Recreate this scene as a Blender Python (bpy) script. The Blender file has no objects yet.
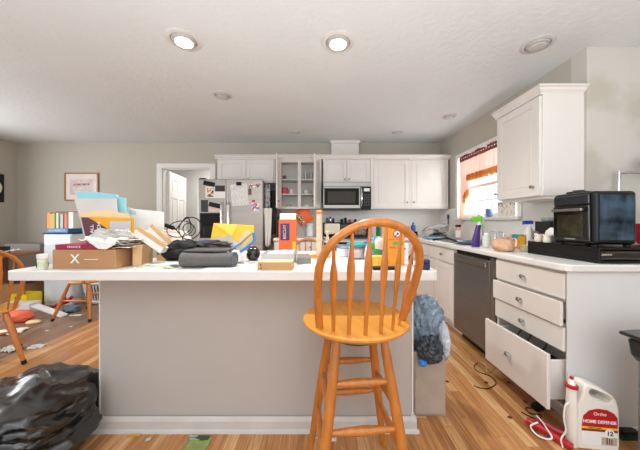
import bpy, bmesh, math, random
from math import sin, cos, pi, radians
from mathutils import Vector, Matrix, noise
random.seed(7)
C = bpy.context.scene.collection
scene = bpy.context.scene

# ------------------------------------------------------------------ camera, world, light, exposure
CAMZ = 1.147
cam = bpy.data.cameras.new('camera'); camo = bpy.data.objects.new('camera', cam); C.objects.link(camo)
camo.location = (0, 0, CAMZ); camo.rotation_euler = (pi/2, 0, 0)
cam.sensor_width = 36; cam.lens = 36*260/640
cam.shift_x = -1/640; cam.shift_y = -3.5/640
cam.clip_start = 0.02
scene.camera = camo

w = bpy.data.worlds.new('world'); scene.world = w; w.use_nodes = True
w.node_tree.nodes['Background'].inputs[0].default_value = (0.86, 0.93, 1, 1)
w.node_tree.nodes['Background'].inputs[1].default_value = 1.15
scene.view_settings.view_transform = 'Standard'
scene.view_settings.look = 'None'
scene.view_settings.gamma = 1
scene.view_settings.use_curve_mapping = False
scene.view_settings.exposure = 0.17

def area(name, loc, rot, sx, sy, power, color=(1, 1, 1)):
    l = bpy.data.lights.new(name, 'AREA'); l.shape = 'RECTANGLE'; l.size = sx; l.size_y = sy
    l.energy = power; l.color = color
    o = bpy.data.objects.new(name, l); o.location = loc; o.rotation_euler = rot; C.objects.link(o)
    return o
# area lights: daylight at the kitchen window, the others added from unseen sources
area('rear_daylight', (.8, -2.3, 1.25), (radians(90), 0, 0), 3.6, 2.0, 14, (.97, .98, 1))  # added area light, daylight from the unseen rear of the room
area('window_daylight', (2.25, 3.18, 1.65), (0, radians(90), 0), .9, 1.2, 38, (.95, .98, 1))
area('bounce_fill', (.2, -.9, 1.0), (radians(180), 0, 0), 3.6, 1.8, 140, (.88, .95, 1))  # added upward fill behind the camera, bounces off the ceiling
area('hall_light', (-2.1, 5.0, 2.35), (0, 0, 0), .5, .5, 14, (1, .98, .95))  # added lamp at the hall ceiling, itself unseen
area('dining_fill', (-4.9, 2.3, 1.5), (0, radians(-90), 0), 1.4, 1.8, 48, (.93, .97, 1))  # added fill from the left, brightens the back wall and far cabinets

# ------------------------------------------------------------------ materials
def lin(c):
    return tuple(((v/255)/12.92 if v/255 <= .04045 else ((v/255+.055)/1.055)**2.4) for v in c)
MATS = {}
def mat(name, c, rough=.6, metal=0, var=.06, scale=6, bump=0, bscale=60, stretch=None, coat=0, spec=.5, trans=0):
    if name in MATS: return MATS[name]
    m = bpy.data.materials.new(name); m.use_nodes = True; nt = m.node_tree; N = nt.nodes; L = nt.links
    b = N['Principled BSDF']; c = lin(c)
    b.inputs['Roughness'].default_value = rough; b.inputs['Metallic'].default_value = metal
    b.inputs['Coat Weight'].default_value = coat; b.inputs['Coat Roughness'].default_value = .15
    b.inputs['Specular IOR Level'].default_value = spec
    tc = N.new('ShaderNodeTexCoord'); mp = N.new('ShaderNodeMapping'); L.new(tc.outputs['Object'], mp.inputs[0])
    if stretch: mp.inputs['Scale'].default_value = stretch
    nz = N.new('ShaderNodeTexNoise'); nz.inputs['Scale'].default_value = scale; nz.inputs['Detail'].default_value = 4
    L.new(mp.outputs[0], nz.inputs[0])
    cr = N.new('ShaderNodeValToRGB'); cr.color_ramp.elements[0].position = .3; cr.color_ramp.elements[1].position = .7
    cr.color_ramp.elements[0].color = (*[v*(1-var) for v in c], 1)
    cr.color_ramp.elements[1].color = (*[min(1, v*(1+var)) for v in c], 1)
    L.new(nz.outputs[0], cr.inputs[0]); L.new(cr.outputs[0], b.inputs['Base Color'])
    if bump:
        n2 = N.new('ShaderNodeTexNoise'); n2.inputs['Scale'].default_value = bscale; n2.inputs['Detail'].default_value = 3
        L.new(mp.outputs[0], n2.inputs[0])
        bp = N.new('ShaderNodeBump'); bp.inputs['Strength'].default_value = bump; bp.inputs['Distance'].default_value = .01
        L.new(n2.outputs[0], bp.inputs['Height']); L.new(bp.outputs[0], b.inputs['Normal'])
    MATS[name] = m; return m
def emis(name, c, s):
    m = bpy.data.materials.new(name); m.use_nodes = True
    b = m.node_tree.nodes['Principled BSDF']; b.inputs['Emission Color'].default_value = (*lin(c), 1)
    b.inputs['Emission Strength'].default_value = s; b.inputs['Base Color'].default_value = (.8, .8, .8, 1); return m
def glassy(name, tint=(1, 1, 1), gl=.08, rough=.02):
    m = bpy.data.materials.new(name); m.use_nodes = True; nt = m.node_tree; nt.nodes.clear()
    o = nt.nodes.new('ShaderNodeOutputMaterial'); mx = nt.nodes.new('ShaderNodeMixShader'); mx.inputs[0].default_value = gl
    t = nt.nodes.new('ShaderNodeBsdfTransparent'); t.inputs[0].default_value = (*tint, 1)
    g = nt.nodes.new('ShaderNodeBsdfGlossy'); g.inputs['Roughness'].default_value = rough
    nt.links.new(t.outputs[0], mx.inputs[1]); nt.links.new(g.outputs[0], mx.inputs[2]); nt.links.new(mx.outputs[0], o.inputs[0])
    return m
def sheer(name, c, tr=.3):
    m = bpy.data.materials.new(name); m.use_nodes = True; nt = m.node_tree; nt.nodes.clear(); c = lin(c)
    o = nt.nodes.new('ShaderNodeOutputMaterial'); mx = nt.nodes.new('ShaderNodeMixShader'); mx.inputs[0].default_value = .3
    m2 = nt.nodes.new('ShaderNodeMixShader'); m2.inputs[0].default_value = tr
    d = nt.nodes.new('ShaderNodeBsdfDiffuse'); d.inputs[0].default_value = (*c, 1)
    t = nt.nodes.new('ShaderNodeBsdfTranslucent'); t.inputs[0].default_value = (*c, 1)
    tp = nt.nodes.new('ShaderNodeBsdfTransparent'); tp.inputs[0].default_value = (*c, 1)
    nt.links.new(d.outputs[0], mx.inputs[1]); nt.links.new(t.outputs[0], mx.inputs[2])
    nt.links.new(mx.outputs[0], m2.inputs[1]); nt.links.new(tp.outputs[0], m2.inputs[2]); nt.links.new(m2.outputs[0], o.inputs[0])
    return m

def floor_mat():
    m = bpy.data.materials.new('hardwood floor'); m.use_nodes = True; nt = m.node_tree; N = nt.nodes; L = nt.links
    b = N['Principled BSDF']; tc = N.new('ShaderNodeTexCoord'); sp = N.new('ShaderNodeSeparateXYZ'); L.new(tc.outputs['Object'], sp.inputs[0])
    def M(op, a, bb=None, c=None):
        n = N.new('ShaderNodeMath'); n.operation = op
        for i, v in enumerate((a, bb, c)):
            if v is None: continue
            if isinstance(v, (int, float)): n.inputs[i].default_value = v
            else: L.new(v, n.inputs[i])
        return n.outputs[0]
    W = .062
    xs = M('DIVIDE', sp.outputs[0], W); bi = M('FLOOR', xs); fx = M('FRACT', xs)
    wn = N.new('ShaderNodeTexWhiteNoise'); wn.noise_dimensions = '1D'; L.new(bi, wn.inputs['W'])
    ys = M('DIVIDE', M('ADD', sp.outputs[1], M('MULTIPLY', wn.outputs[0], 7.3)), 1.05)
    yi = M('FLOOR', ys); fy = M('FRACT', ys)
    cb = N.new('ShaderNodeCombineXYZ'); L.new(bi, cb.inputs[0]); L.new(yi, cb.inputs[1])
    w2 = N.new('ShaderNodeTexWhiteNoise'); w2.noise_dimensions = '2D'; L.new(cb.outputs[0], w2.inputs[0])
    cr = N.new('ShaderNodeValToRGB'); e = cr.color_ramp.elements
    e[0].color = (*lin((186, 126, 78)), 1); e[1].color = (*lin((232, 184, 130)), 1)
    x = e.new(.35); x.color = (*lin((200, 142, 86)), 1); x = e.new(.7); x.color = (*lin((210, 150, 94)), 1)
    L.new(w2.outputs[0], cr.inputs[0])
    # grain
    mp = N.new('ShaderNodeMapping'); mp.inputs['Scale'].default_value = (46, 2.6, 1); L.new(tc.outputs['Object'], mp.inputs[0])
    ad = N.new('ShaderNodeVectorMath'); ad.operation = 'ADD'; L.new(mp.outputs[0], ad.inputs[0])
    sc = N.new('ShaderNodeVectorMath'); sc.operation = 'SCALE'; L.new(w2.outputs['Color'], sc.inputs[0]); sc.inputs['Scale'].default_value = 30
    L.new(sc.outputs[0], ad.inputs[1])
    nz = N.new('ShaderNodeTexNoise'); nz.inputs['Scale'].default_value = 1.4; nz.inputs['Detail'].default_value = 6; nz.inputs['Distortion'].default_value = 1.2
    L.new(ad.outputs[0], nz.inputs[0])
    gr = N.new('ShaderNodeValToRGB'); gr.color_ramp.elements[0].position = .3; gr.color_ramp.elements[1].position = .68
    gr.color_ramp.elements[0].color = (.50, .44, .38, 1); gr.color_ramp.elements[1].color = (1.08, 1.08, 1.08, 1)
    L.new(nz.outputs[0], gr.inputs[0])
    mu = N.new('ShaderNodeMixRGB'); mu.blend_type = 'MULTIPLY'; mu.inputs[0].default_value = .85
    L.new(cr.outputs[0], mu.inputs[1]); L.new(gr.outputs[0], mu.inputs[2])
    # seams
    sx = M('LESS_THAN', M('MULTIPLY', M('MINIMUM', fx, M('SUBTRACT', 1, fx)), W), .0012)
    sy = M('LESS_THAN', M('MULTIPLY', M('MINIMUM', fy, M('SUBTRACT', 1, fy)), 1.05), .0012)
    sm = M('MAXIMUM', sx, sy)
    m3 = N.new('ShaderNodeMixRGB'); L.new(M('MULTIPLY', sm, .55), m3.inputs[0]); L.new(mu.outputs[0], m3.inputs[1]); m3.inputs[2].default_value = (*lin((96, 60, 34)), 1)
    # darker, less saturated boards left of a wavering line in the dining room
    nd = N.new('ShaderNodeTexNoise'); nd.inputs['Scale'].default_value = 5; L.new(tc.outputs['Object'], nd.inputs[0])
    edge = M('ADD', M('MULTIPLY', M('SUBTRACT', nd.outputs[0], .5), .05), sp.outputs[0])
    grey_zone = M('LESS_THAN', edge, -2.60)
    m4 = N.new('ShaderNodeMixRGB'); m4.blend_type = 'MIX'; L.new(M('MULTIPLY', grey_zone, .75), m4.inputs[0]); L.new(m3.outputs[0], m4.inputs[1])
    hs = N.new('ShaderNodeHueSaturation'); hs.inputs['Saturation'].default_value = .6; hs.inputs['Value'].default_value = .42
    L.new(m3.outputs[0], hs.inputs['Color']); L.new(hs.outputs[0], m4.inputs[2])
    # zoned board colour into the base colour
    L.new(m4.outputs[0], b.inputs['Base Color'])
    rr = M('ADD', M('MULTIPLY', nz.outputs[0], .15), .24); L.new(rr, b.inputs['Roughness'])
    bp = N.new('ShaderNodeBump'); bp.inputs['Strength'].default_value = .12; bp.inputs['Distance'].default_value = .004
    L.new(M('SUBTRACT', nz.outputs[0], M('MULTIPLY', sm, 2)), bp.inputs['Height']); L.new(bp.outputs[0], b.inputs['Normal'])
    return m
def blotch_mat(name, a, bcol, scale, lo, hi, rough=.85):
    m = bpy.data.materials.new(name); m.use_nodes = True; nt = m.node_tree; N = nt.nodes; L = nt.links
    b = N['Principled BSDF']; b.inputs['Roughness'].default_value = rough
    tc = N.new('ShaderNodeTexCoord'); nz = N.new('ShaderNodeTexNoise'); nz.inputs['Scale'].default_value = scale; nz.inputs['Detail'].default_value = 3
    L.new(tc.outputs['Object'], nz.inputs[0]); cr = N.new('ShaderNodeValToRGB')
    cr.color_ramp.elements[0].position = lo; cr.color_ramp.elements[1].position = hi
    cr.color_ramp.elements[0].color = (*lin(a), 1); cr.color_ramp.elements[1].color = (*lin(bcol), 1)
    L.new(nz.outputs[0], cr.inputs[0]); L.new(cr.outputs[0], b.inputs['Base Color']); return m
def multi_mat(name, cols, scale=14, rough=.5, kind='VORONOI'):
    m = bpy.data.materials.new(name); m.use_nodes = True; nt = m.node_tree; N = nt.nodes; L = nt.links
    b = N['Principled BSDF']; b.inputs['Roughness'].default_value = rough
    tc = N.new('ShaderNodeTexCoord'); v = N.new('ShaderNodeTexVoronoi'); v.inputs['Scale'].default_value = scale
    L.new(tc.outputs['Object'], v.inputs[0]); sp = N.new('ShaderNodeSeparateColor'); L.new(v.outputs['Color'], sp.inputs[0])
    cr = N.new('ShaderNodeValToRGB'); cr.color_ramp.interpolation = 'CONSTANT'; e = cr.color_ramp.elements
    n = len(cols)
    e[0].color = (*lin(cols[0]), 1); e[1].position = 1/n; e[1].color = (*lin(cols[1]), 1)
    for i in range(2, n):
        x = e.new(i/n); x.color = (*lin(cols[i]), 1)
    L.new(sp.outputs[0], cr.inputs[0]); L.new(cr.outputs[0], b.inputs['Base Color']); return m
def print_mat(name, base, ink, rows=60, rough=.6):
    """rows of print on paper"""
    m = bpy.data.materials.new(name); m.use_nodes = True; nt = m.node_tree; N = nt.nodes; L = nt.links
    b = N['Principled BSDF']; b.inputs['Roughness'].default_value = rough
    tc = N.new('ShaderNodeTexCoord'); nz = N.new('ShaderNodeTexNoise'); mp = N.new('ShaderNodeMapping'); mp.inputs['Scale'].default_value = (rows*.25, rows, rows)
    L.new(tc.outputs['Object'], mp.inputs[0]); L.new(mp.outputs[0], nz.inputs[0]); nz.inputs['Scale'].default_value = 1
    cr = N.new('ShaderNodeValToRGB'); cr.color_ramp.elements[0].position = .42; cr.color_ramp.elements[1].position = .5
    cr.color_ramp.elements[0].color = (*lin(ink), 1); cr.color_ramp.elements[1].color = (*lin(base), 1)
    L.new(nz.outputs[0], cr.inputs[0]); L.new(cr.outputs[0], b.inputs['Base Color']); return m

M_wall = mat('wall paint', (188, 181, 168), .85, var=.02, scale=2, bump=.05, bscale=120)
M_wall2 = blotch_mat('patched wall paint', (188, 181, 169), (203, 198, 190), 2.2, .44, .56)
M_ceil = mat('ceiling texture', (218, 221, 222), .9, var=.015, scale=3, bump=.28, bscale=28)
M_trim = mat('trim paint', (232, 230, 226), .45, var=.015)
M_cab = mat('cabinet paint', (228, 222, 216), .42, var=.012)
M_cabin = mat('cabinet inside', (226, 222, 216), .6, var=.02)
M_isl = mat('island paint', (186, 178, 171), .6, var=.02, scale=2)
M_lam = mat('white laminate', (232, 230, 226), .3, var=.015)
M_tile = mat('backsplash', (236, 232, 226), .35, var=.02)
M_oak = mat('honey oak', (192, 116, 44), .38, var=.16, scale=5, stretch=(9, 9, 1.2), coat=.35)
M_oak2 = mat('honey oak seat', (220, 150, 58), .3, var=.14, scale=5, stretch=(7, 1, 1), coat=.5)
M_steel = mat('stainless', (156, 152, 146), .32, .9, var=.05, scale=3, stretch=(1, 1, 30))
M_steeld = mat('dark stainless', (128, 124, 120), .38, .7, var=.06, scale=3, stretch=(1, 1, 20))
M_chrome = mat('chrome', (215, 215, 215), .15, 1, var=.02)
M_black = mat('black plastic', (15, 15, 16), .32, var=.1, spec=.35)
M_blackg = mat('black gloss', (14, 14, 15), .12, var=.1, coat=.5)
M_dark = mat('dark cavity', (34, 31, 29), .8)
M_white = mat('white plastic', (236, 235, 232), .4, var=.02)
M_paper = mat('white paper', (240, 238, 234), .75, var=.03, scale=12)
M_greyp = mat('grey paper', (205, 202, 198), .75, var=.03, scale=12)
M_card = mat('cardboard', (182, 136, 94), .8, var=.07, scale=9)
M_cardl = mat('light cardboard', (214, 174, 128), .8, var=.06, scale=9)
M_manila = mat('manila', (238, 208, 158), .75, var=.03)
M_navy = mat('navy', (32, 44, 92), .5)
M_blue = mat('blue plastic', (38, 116, 186), .4)
M_ltblue = mat('light blue', (150, 204, 214), .6, var=.04)
M_yel = mat('yellow', (246, 196, 44), .5, var=.04)
M_orange = mat('orange print', (240, 104, 44), .45, var=.05)
M_red = mat('red plastic', (186, 24, 34), .35)
M_magenta = mat('magenta cover', (158, 30, 74), .45)
M_purple = mat('purple plastic', (76, 44, 120), .35)
M_green = mat('green plastic', (104, 214, 40), .4)
M_dkgreen = mat('dark green', (30, 108, 62), .6)
M_grey = mat('grey fabric', (100, 97, 94), .75, var=.1, scale=40)
M_palewood = mat('pale wood', (232, 196, 160), .55, var=.07, scale=6, stretch=(8, 8, 1))
M_brownwood = mat('brown wood', (150, 92, 58), .5, var=.12, scale=6)
M_cream = mat('cream', (232, 222, 200), .5)
M_teal = mat('teal', (40, 160, 156), .45)
M_tan = mat('tan cloth', (214, 172, 140), .85, var=.08, scale=30)
M_jug = mat('jug plastic', (236, 232, 222), .38, var=.02)
M_bag = mat('black trash bag', (22, 21, 21), .2, var=.2, scale=8, bump=.22, bscale=14, spec=.8, coat=.3)
M_bluebag = mat('thin blue grey bag', (128, 146, 162), .3, var=.25, scale=18, bump=.6, bscale=40)
M_dkbag = mat('thin dark bag', (54, 60, 70), .3, var=.3, scale=18, bump=.6, bscale=40)
M_kraft = mat('brown paper bag', (176, 158, 142), .8, var=.06, scale=7, bump=.3, bscale=14)
M_glass = glassy('window glass')
M_clear = glassy('clear plastic', (.93, .95, .96), .18, .1)

# ------------------------------------------------------------------ helpers
class MB:
    def __init__(s): s.v = []; s.f = []; s.smooth = False
    def add(s, vs, fs):
        n = len(s.v); s.v += [tuple(v) for v in vs]; s.f += [tuple(i+n for i in f) for f in fs]; return s
    def box(s, x0, x1, y0, y1, z0, z1):
        if x0 > x1: x0, x1 = x1, x0
        if y0 > y1: y0, y1 = y1, y0
        if z0 > z1: z0, z1 = z1, z0
        return s.add([(x0,y0,z0),(x1,y0,z0),(x1,y1,z0),(x0,y1,z0),(x0,y0,z1),(x1,y0,z1),(x1,y1,z1),(x0,y1,z1)],
              [(0,3,2,1),(4,5,6,7),(0,1,5,4),(1,2,6,5),(2,3,7,6),(3,0,4,7)])
    def obox(s, c, u, v, n, du, dv, dn):
        """box centred at c with half axes; u, v, n unit vectors, full sizes du dv dn"""
        c, u, v, n = Vector(c), Vector(u).normalized()*du/2, Vector(v).normalized()*dv/2, Vector(n).normalized()*dn/2
        P = [c+a*u+b*v+d*n for d in (-1,1) for a, b in ((-1,-1),(1,-1),(1,1),(-1,1))]
        F = [(0,3,2,1),(4,5,6,7),(0,1,5,4),(1,2,6,5),(2,3,7,6),(3,0,4,7)]
        if u.cross(v).dot(n) < 0: F = [tuple(reversed(f)) for f in F]
        return s.add(P, F)
    def prism(s, poly, z0, z1):
        """poly in xy, ccw"""
        n = len(poly)
        return s.add([(x,y,z0) for x,y in poly]+[(x,y,z1) for x,y in poly],
              [tuple(range(n-1,-1,-1)), tuple(range(n,2*n))]+[(i,(i+1)%n,n+(i+1)%n,n+i) for i in range(n)])
    def prism3(s, poly, thick):
        """poly: list of 3d points (planar), thick: vector"""
        n = len(poly); t = Vector(thick); P = [Vector(p) for p in poly]
        nn = Vector((0,0,0))
        for i in range(n): nn += P[i].cross(P[(i+1)%n])
        if nn.dot(t) < 0: P.reverse()
        return s.add([p for p in P]+[p+t for p in P],
              [tuple(range(n-1,-1,-1)), tuple(range(n,2*n))]+[(i,(i+1)%n,n+(i+1)%n,n+i) for i in range(n)])
    def tube(s, pts, r, seg=10, closed=False, flat=1.0, ref=None):
        P = [Vector(p) for p in pts]; n = len(P)
        R = r if isinstance(r, (list, tuple)) else [r]*n
        rings = []
        up = Vector(ref) if ref else Vector((0,0,1))
        prev = None
        for i in range(n):
            if closed: t = P[(i+1)%n]-P[i-1]
            else: t = P[min(i+1,n-1)]-P[max(i-1,0)]
            t.normalize()
            if ref: a = up - t*up.dot(t)
            else:
                if prev is None:
                    a = Vector((0,0,1)) if abs(t.z) < .9 else Vector((1,0,0))
                else: a = prev
                a = a - t*a.dot(t)
            a.normalize(); prev = a; b = t.cross(a)
            rings.append([P[i]+a*cos(2*pi*k/seg)*R[i]*flat+b*sin(2*pi*k/seg)*R[i] for k in range(seg)])
        vs = [v for rg in rings for v in rg]; fs = []
        m = n if closed else n-1
        for i in range(m):
            j = (i+1)%n
            for k in range(seg):
                fs.append((i*seg+k, i*seg+(k+1)%seg, j*seg+(k+1)%seg, j*seg+k))
        if not closed:
            fs.append(tuple(range(seg-1,-1,-1))); fs.append(tuple((n-1)*seg+k for k in range(seg)))
        s.smooth = True
        return s.add(vs, fs)
    def lathe(s, prof, c=(0,0,0), seg=28, sx=1, sy=1, axis=None):
        """prof list of (r,z) bottom to top; axis: optional Matrix 3x3"""
        c = Vector(c); vs = []
        for r, z in prof:
            for k in range(seg):
                v = Vector((max(r,1e-4)*cos(2*pi*k/seg)*sx, max(r,1e-4)*sin(2*pi*k/seg)*sy, z))
                if axis: v = axis @ v
                vs.append(c+v)
        n = len(prof); fs = []
        for i in range(n-1):
            for k in range(seg):
                fs.append((i*seg+k, i*seg+(k+1)%seg, (i+1)*seg+(k+1)%seg, (i+1)*seg+k))
        fs.append(tuple(range(seg-1,-1,-1))); fs.append(tuple((n-1)*seg+k for k in range(seg)))
        s.smooth = True
        return s.add(vs, fs)
    def grid(s, fn, nu, nv):
        vs = [fn(i/nu, j/nv) for j in range(nv+1) for i in range(nu+1)]
        fs = [(j*(nu+1)+i, j*(nu+1)+i+1, (j+1)*(nu+1)+i+1, (j+1)*(nu+1)+i) for j in range(nv) for i in range(nu)]
        return s.add(vs, fs)
    def blob(s, c, rx, ry, rz, amp=.15, freq=3, lev=4, floorz=None, seed=0, ridge=False):
        bm = bmesh.new(); bmesh.ops.create_icosphere(bm, subdivisions=lev, radius=1)
        for v in bm.verts:
            p = v.co.copy(); q = p*freq+Vector((seed*3.1, seed*1.7, seed*.9))
            n = noise.noise(q)
            if ridge:
                n = .9*(1-2*abs(noise.noise(q))) - .5 + .5*(1-2*abs(noise.noise(Vector((q.x*2.6, q.y*2.6, q.z*1.1+q.x*1.5))))) - .25 + .16*(1-2*abs(noise.noise(Vector((q.x*6, q.y*6, q.z*2.5+q.x*3)))))
            else: n += .5*noise.noise(q*2.1)
            k = 1+amp*n
            x = Vector((c[0]+p.x*rx*k, c[1]+p.y*ry*k, c[2]+p.z*rz*k))
            if floorz is not None and x.z < floorz: x.z = floorz + .0005
            v.co = x
        s.add([v.co for v in bm.verts], [[v.index for v in f.verts] for f in bm.faces]); bm.free(); s.smooth = True
        return s
    def build(s, name, m, parent=None, smooth=None, bevel=0, loc=None, rot=None, solid=0, w=False, sub=0, seg=2):
        me = bpy.data.meshes.new(name)
        vs = s.v
        if w and parent is not None:
            off = Vector(wloc(parent)); vs = [tuple(Vector(v)-off) for v in vs]
        if w and parent is None and loc is not None:
            off = Vector(loc); vs = [tuple(Vector(v)-off) for v in vs]
        me.from_pydata(vs, [], s.f); me.update()
        ms = m if isinstance(m, (list, tuple)) else [m]
        for x in ms: me.materials.append(x)
        if s.smooth if smooth is None else smooth:
            for p in me.polygons: p.use_smooth = True
            me.set_sharp_from_angle(angle=radians(38))
        o = bpy.data.objects.new(name, me); C.objects.link(o)
        if parent is not None: o.parent = parent
        if loc is not None: o.location = loc
        if rot is not None: o.rotation_euler = rot
        if solid:
            md = o.modifiers.new('solid', 'SOLIDIFY'); md.thickness = solid; md.offset = 0
        if sub:
            md = o.modifiers.new('sub', 'SUBSURF'); md.levels = sub; md.render_levels = sub
        if bevel:
            md = o.modifiers.new('bevel', 'BEVEL'); md.width = bevel; md.segments = seg; md.limit_method = 'ANGLE'; md.angle_limit = radians(40)
        return o
def wloc(o):
    v = Vector((0,0,0))
    while o is not None: v += Vector(o.location); o = o.parent
    return v
def tag(o, label, cat, group=None):
    o['label'] = label; o['category'] = cat
    if group: o['group'] = group
    return o
def thing(name, label, cat, loc=(0,0,0), rotz=0, group=None):
    o = bpy.data.objects.new(name, None); C.objects.link(o); o.empty_display_size = .05
    o.location = loc; o.rotation_euler = (0,0,rotz); return tag(o, label, cat, group)
def struct(name, mb, m, **k):
    o = mb.build(name, m, **k); o['kind'] = 'structure'; return o
def dup(root, loc, rotz, label, group=None):
    r = root.copy(); C.objects.link(r); r.location = loc; r.rotation_euler = (0,0,rotz); r['label'] = label
    if group: r['group'] = group
    for ch in list(root.children):
        c = ch.copy(); C.objects.link(c); c.parent = r
        for g in ch.children:
            d = g.copy(); C.objects.link(d); d.parent = c
    return r
def text(s, size, m, parent, loc, rot, name='lettering', align='CENTER', ext=.0004, sx=1, bold=0):
    cu = bpy.data.curves.new('t', 'FONT'); cu.body = s; cu.size = size; cu.align_x = align; cu.align_y = 'CENTER'; cu.extrude = ext; cu.offset = bold
    to = bpy.data.objects.new('t', cu); C.objects.link(to)
    bpy.context.view_layer.update()
    me = bpy.data.meshes.new_from_object(to.evaluated_get(bpy.context.evaluated_depsgraph_get()))
    bpy.data.objects.remove(to); bpy.data.curves.remove(cu)
    me.materials.clear(); me.materials.append(m)
    o = bpy.data.objects.new(name, me); C.objects.link(o); o.parent = parent; o.location = loc; o.rotation_euler = rot; o.scale = (sx, 1, 1)
    return o
def IP(px, py, d): return Vector(((px-321)/260*d, d, CAMZ-(py-221.5)/260*d))
def arc(p0, p1, p2, n=10):
    p0, p1, p2 = map(Vector, (p0, p1, p2))
    return [p0*(1-t)**2+p1*2*t*(1-t)+p2*t*t for t in [i/n for i in range(n+1)]]
def spline(pts, n=6):
    P = [Vector(p) for p in pts]; out = []
    for i in range(len(P)-1):
        a, b, c, d = P[max(i-1,0)], P[i], P[i+1], P[min(i+2,len(P)-1)]
        for k in range(n):
            t = k/n
            out.append(.5*((2*b)+(c-a)*t+(2*a-5*b+4*c-d)*t*t+(3*b-a-3*c+d)*t**3))
    out.append(P[-1]); return out
FRONT = (pi/2, 0, 0)            # text facing the camera side (-Y)
LEFTF = (pi/2, 0, -pi/2)        # text on a face looking to -X

# ------------------------------------------------------------------ setting
XL, XR, YB, YW, H = -5.02, 1.973, 4.30, 1.93, 2.44
XS = 3.3; YR = -2.6
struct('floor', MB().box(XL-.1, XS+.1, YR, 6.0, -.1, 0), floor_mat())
struct('ceiling', MB().box(XL-.1, XS+.1, YR, 6.0, H, H+.1), M_ceil)
struct('wall_left', MB().box(XL-.1, XL, YR, YB+.1, 0, H), M_wall)
DX0, DX1, DH = -2.62, -1.83, 2.03
struct('wall_back', MB().box(XL, DX0, YB, YB+.1, 0, H).box(DX1, XR+.12, YB, YB+.1, 0, H).box(DX0, DX1, YB, YB+.1, DH, H), M_wall)
WY0, WY1, WZ0, WZ1 = 2.60, 3.72, 1.20, 2.04
struct('wall_right', MB().box(XR, XR+.12, WY1, YB, 0, H).box(XR, XR+.12, YW+.1205, WY0, 0, H).box(XR, XR+.12, WY0, WY1, 0, WZ0).box(XR, XR+.12, WY0, WY1, WZ1, H), M_wall)
struct('wall_right_front', MB().box(XR, XS, YW, YW+.12, 0, H), M_wall2)
struct('wall_side', MB().box(XS, XS+.1, YR, YW+.12, 0, H), M_wall)
# hall behind the doorway
struct('wall_hall', MB().box(-3.3, -1.2, 5.7, 5.8, 0, H).box(-3.4, -3.3, YB+.1, 5.8, 0, H).box(-1.2, -1.1, YB+.1, 5.8, 0, H), mat('hall paint', (232,231,228), .8, var=.01))
# door casing
struct('trim_1', MB().box(DX0-.09, DX0, YB-.018, YB, 0, DH+.075).box(DX1, DX1+.09, YB-.018, YB, 0, DH+.075).box(DX0, DX1, YB-.018, YB, DH, DH+.075)
       .box(DX0, DX0+.012, YB, YB+.1, 0, DH).box(DX1-.012, DX1, YB, YB+.1, 0, DH).box(DX0, DX1, YB, YB+.1, DH-.012, DH), M_trim, bevel=.003)
# hall door, open
dr = thing('door', 'hall door', 'door', (DX0+.02, YB+.10, 0), radians(98)); dr.name = 'door_1'
del dr['label']; del dr['category']; dr['kind'] = 'structure'
mb = MB(); Wd, Hd, t = .76, 2.0, .035
mb.box(0, .11, -t, 0, .01, Hd).box(Wd-.11, Wd, -t, 0, .01, Hd).box(.33, .43, -t, 0, .01, Hd)
for z0, z1 in ((.01, .22), (.82, .97), (1.55, 1.66), (1.87, Hd)): mb.box(.11, .33, -t, 0, z0, z1).box(.43, .65, -t, 0, z0, z1)
for z0, z1 in ((.22, .82), (.97, 1.55), (1.66, 1.87)):
    for x0, x1 in ((.11, .33), (.43, .65)):
        mb.box(x0, x1, -t+.010, -.010, z0, z1).box(x0+.03, x1-.03, -t+.004, -.004, z0+.03, z1-.03)
mb.build('door_leaf', M_trim, dr, bevel=.003)
MB().lathe([(.012,0),(.012,.03),(.027,.04),(.03,.055),(.02,.07)], axis=Matrix.Rotation(pi/2,3,'X'), c=(Wd-.07,-t,.95)).build('door_handle', M_chrome, dr)
# baseboards
struct('baseboard_back', MB().box(XL, DX0-.09, YB-.015, YB, 0, .09), M_trim, bevel=.004)
struct('baseboard_left', MB().box(XL, XL+.015, YR, YB-.015, 0, .09), M_trim, bevel=.004)
# ceiling box above the microwave cabinet (vent duct chase)
struct('trim_2', MB().box(.165, .605, 4.16, YB, 2.1605, H-.04).box(.145, .625, 4.14, YB, H-.04, H-.0005), M_cab, bevel=.003)
# backsplashes
struct('trim_3', MB().box(-.66, XR-.008, YB-.008, YB, .914, 1.45), M_tile)
struct('trim_4', MB().box(XR-.008, XR, YW+.01, YB-.008, .914, 1.16).box(XR-.008, XR, YW+.01, WY0-.065, 1.16, 1.34).box(XR-.008, XR, WY1+.065, YB-.008, 1.16, 1.34), M_tile)
# window
wn = bpy.data.objects.new('window_1', None); C.objects.link(wn); wn.location = (XR, (WY0+WY1)/2, WZ0); wn['kind'] = 'structure'
MB().box(XR-.018, XR, WY0-.06, WY0, WZ0-.02, WZ1+.06).box(XR-.018, XR, WY1, WY1+.06, WZ0-.02, WZ1+.06).box(XR-.018, XR, WY0, WY1, WZ1, WZ1+.06)\
    .build('window_casing', M_trim, wn, w=True, bevel=.003)
MB().box(XR-.05, XR+.05, WY0-.06, WY1+.06, WZ0-.035, WZ0-.0005).build('window_sill', M_trim, wn, w=True, bevel=.004)
mb = MB(); xa, xb = XR+.05, XR+.085; ym = (WY0+WY1)/2; zm = 1.60
mb.box(xa, xb, WY0, WY0+.04, WZ0, WZ1).box(xa, xb, WY1-.04, WY1, WZ0, WZ1).box(xa, xb, WY0+.04, WY1-.04, WZ0, WZ0+.045).box(xa, xb, WY0+.04, WY1-.04, WZ1-.04, WZ1).box(xa, xb, WY0+.04, WY1-.04, zm-.02, zm+.02)
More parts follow.
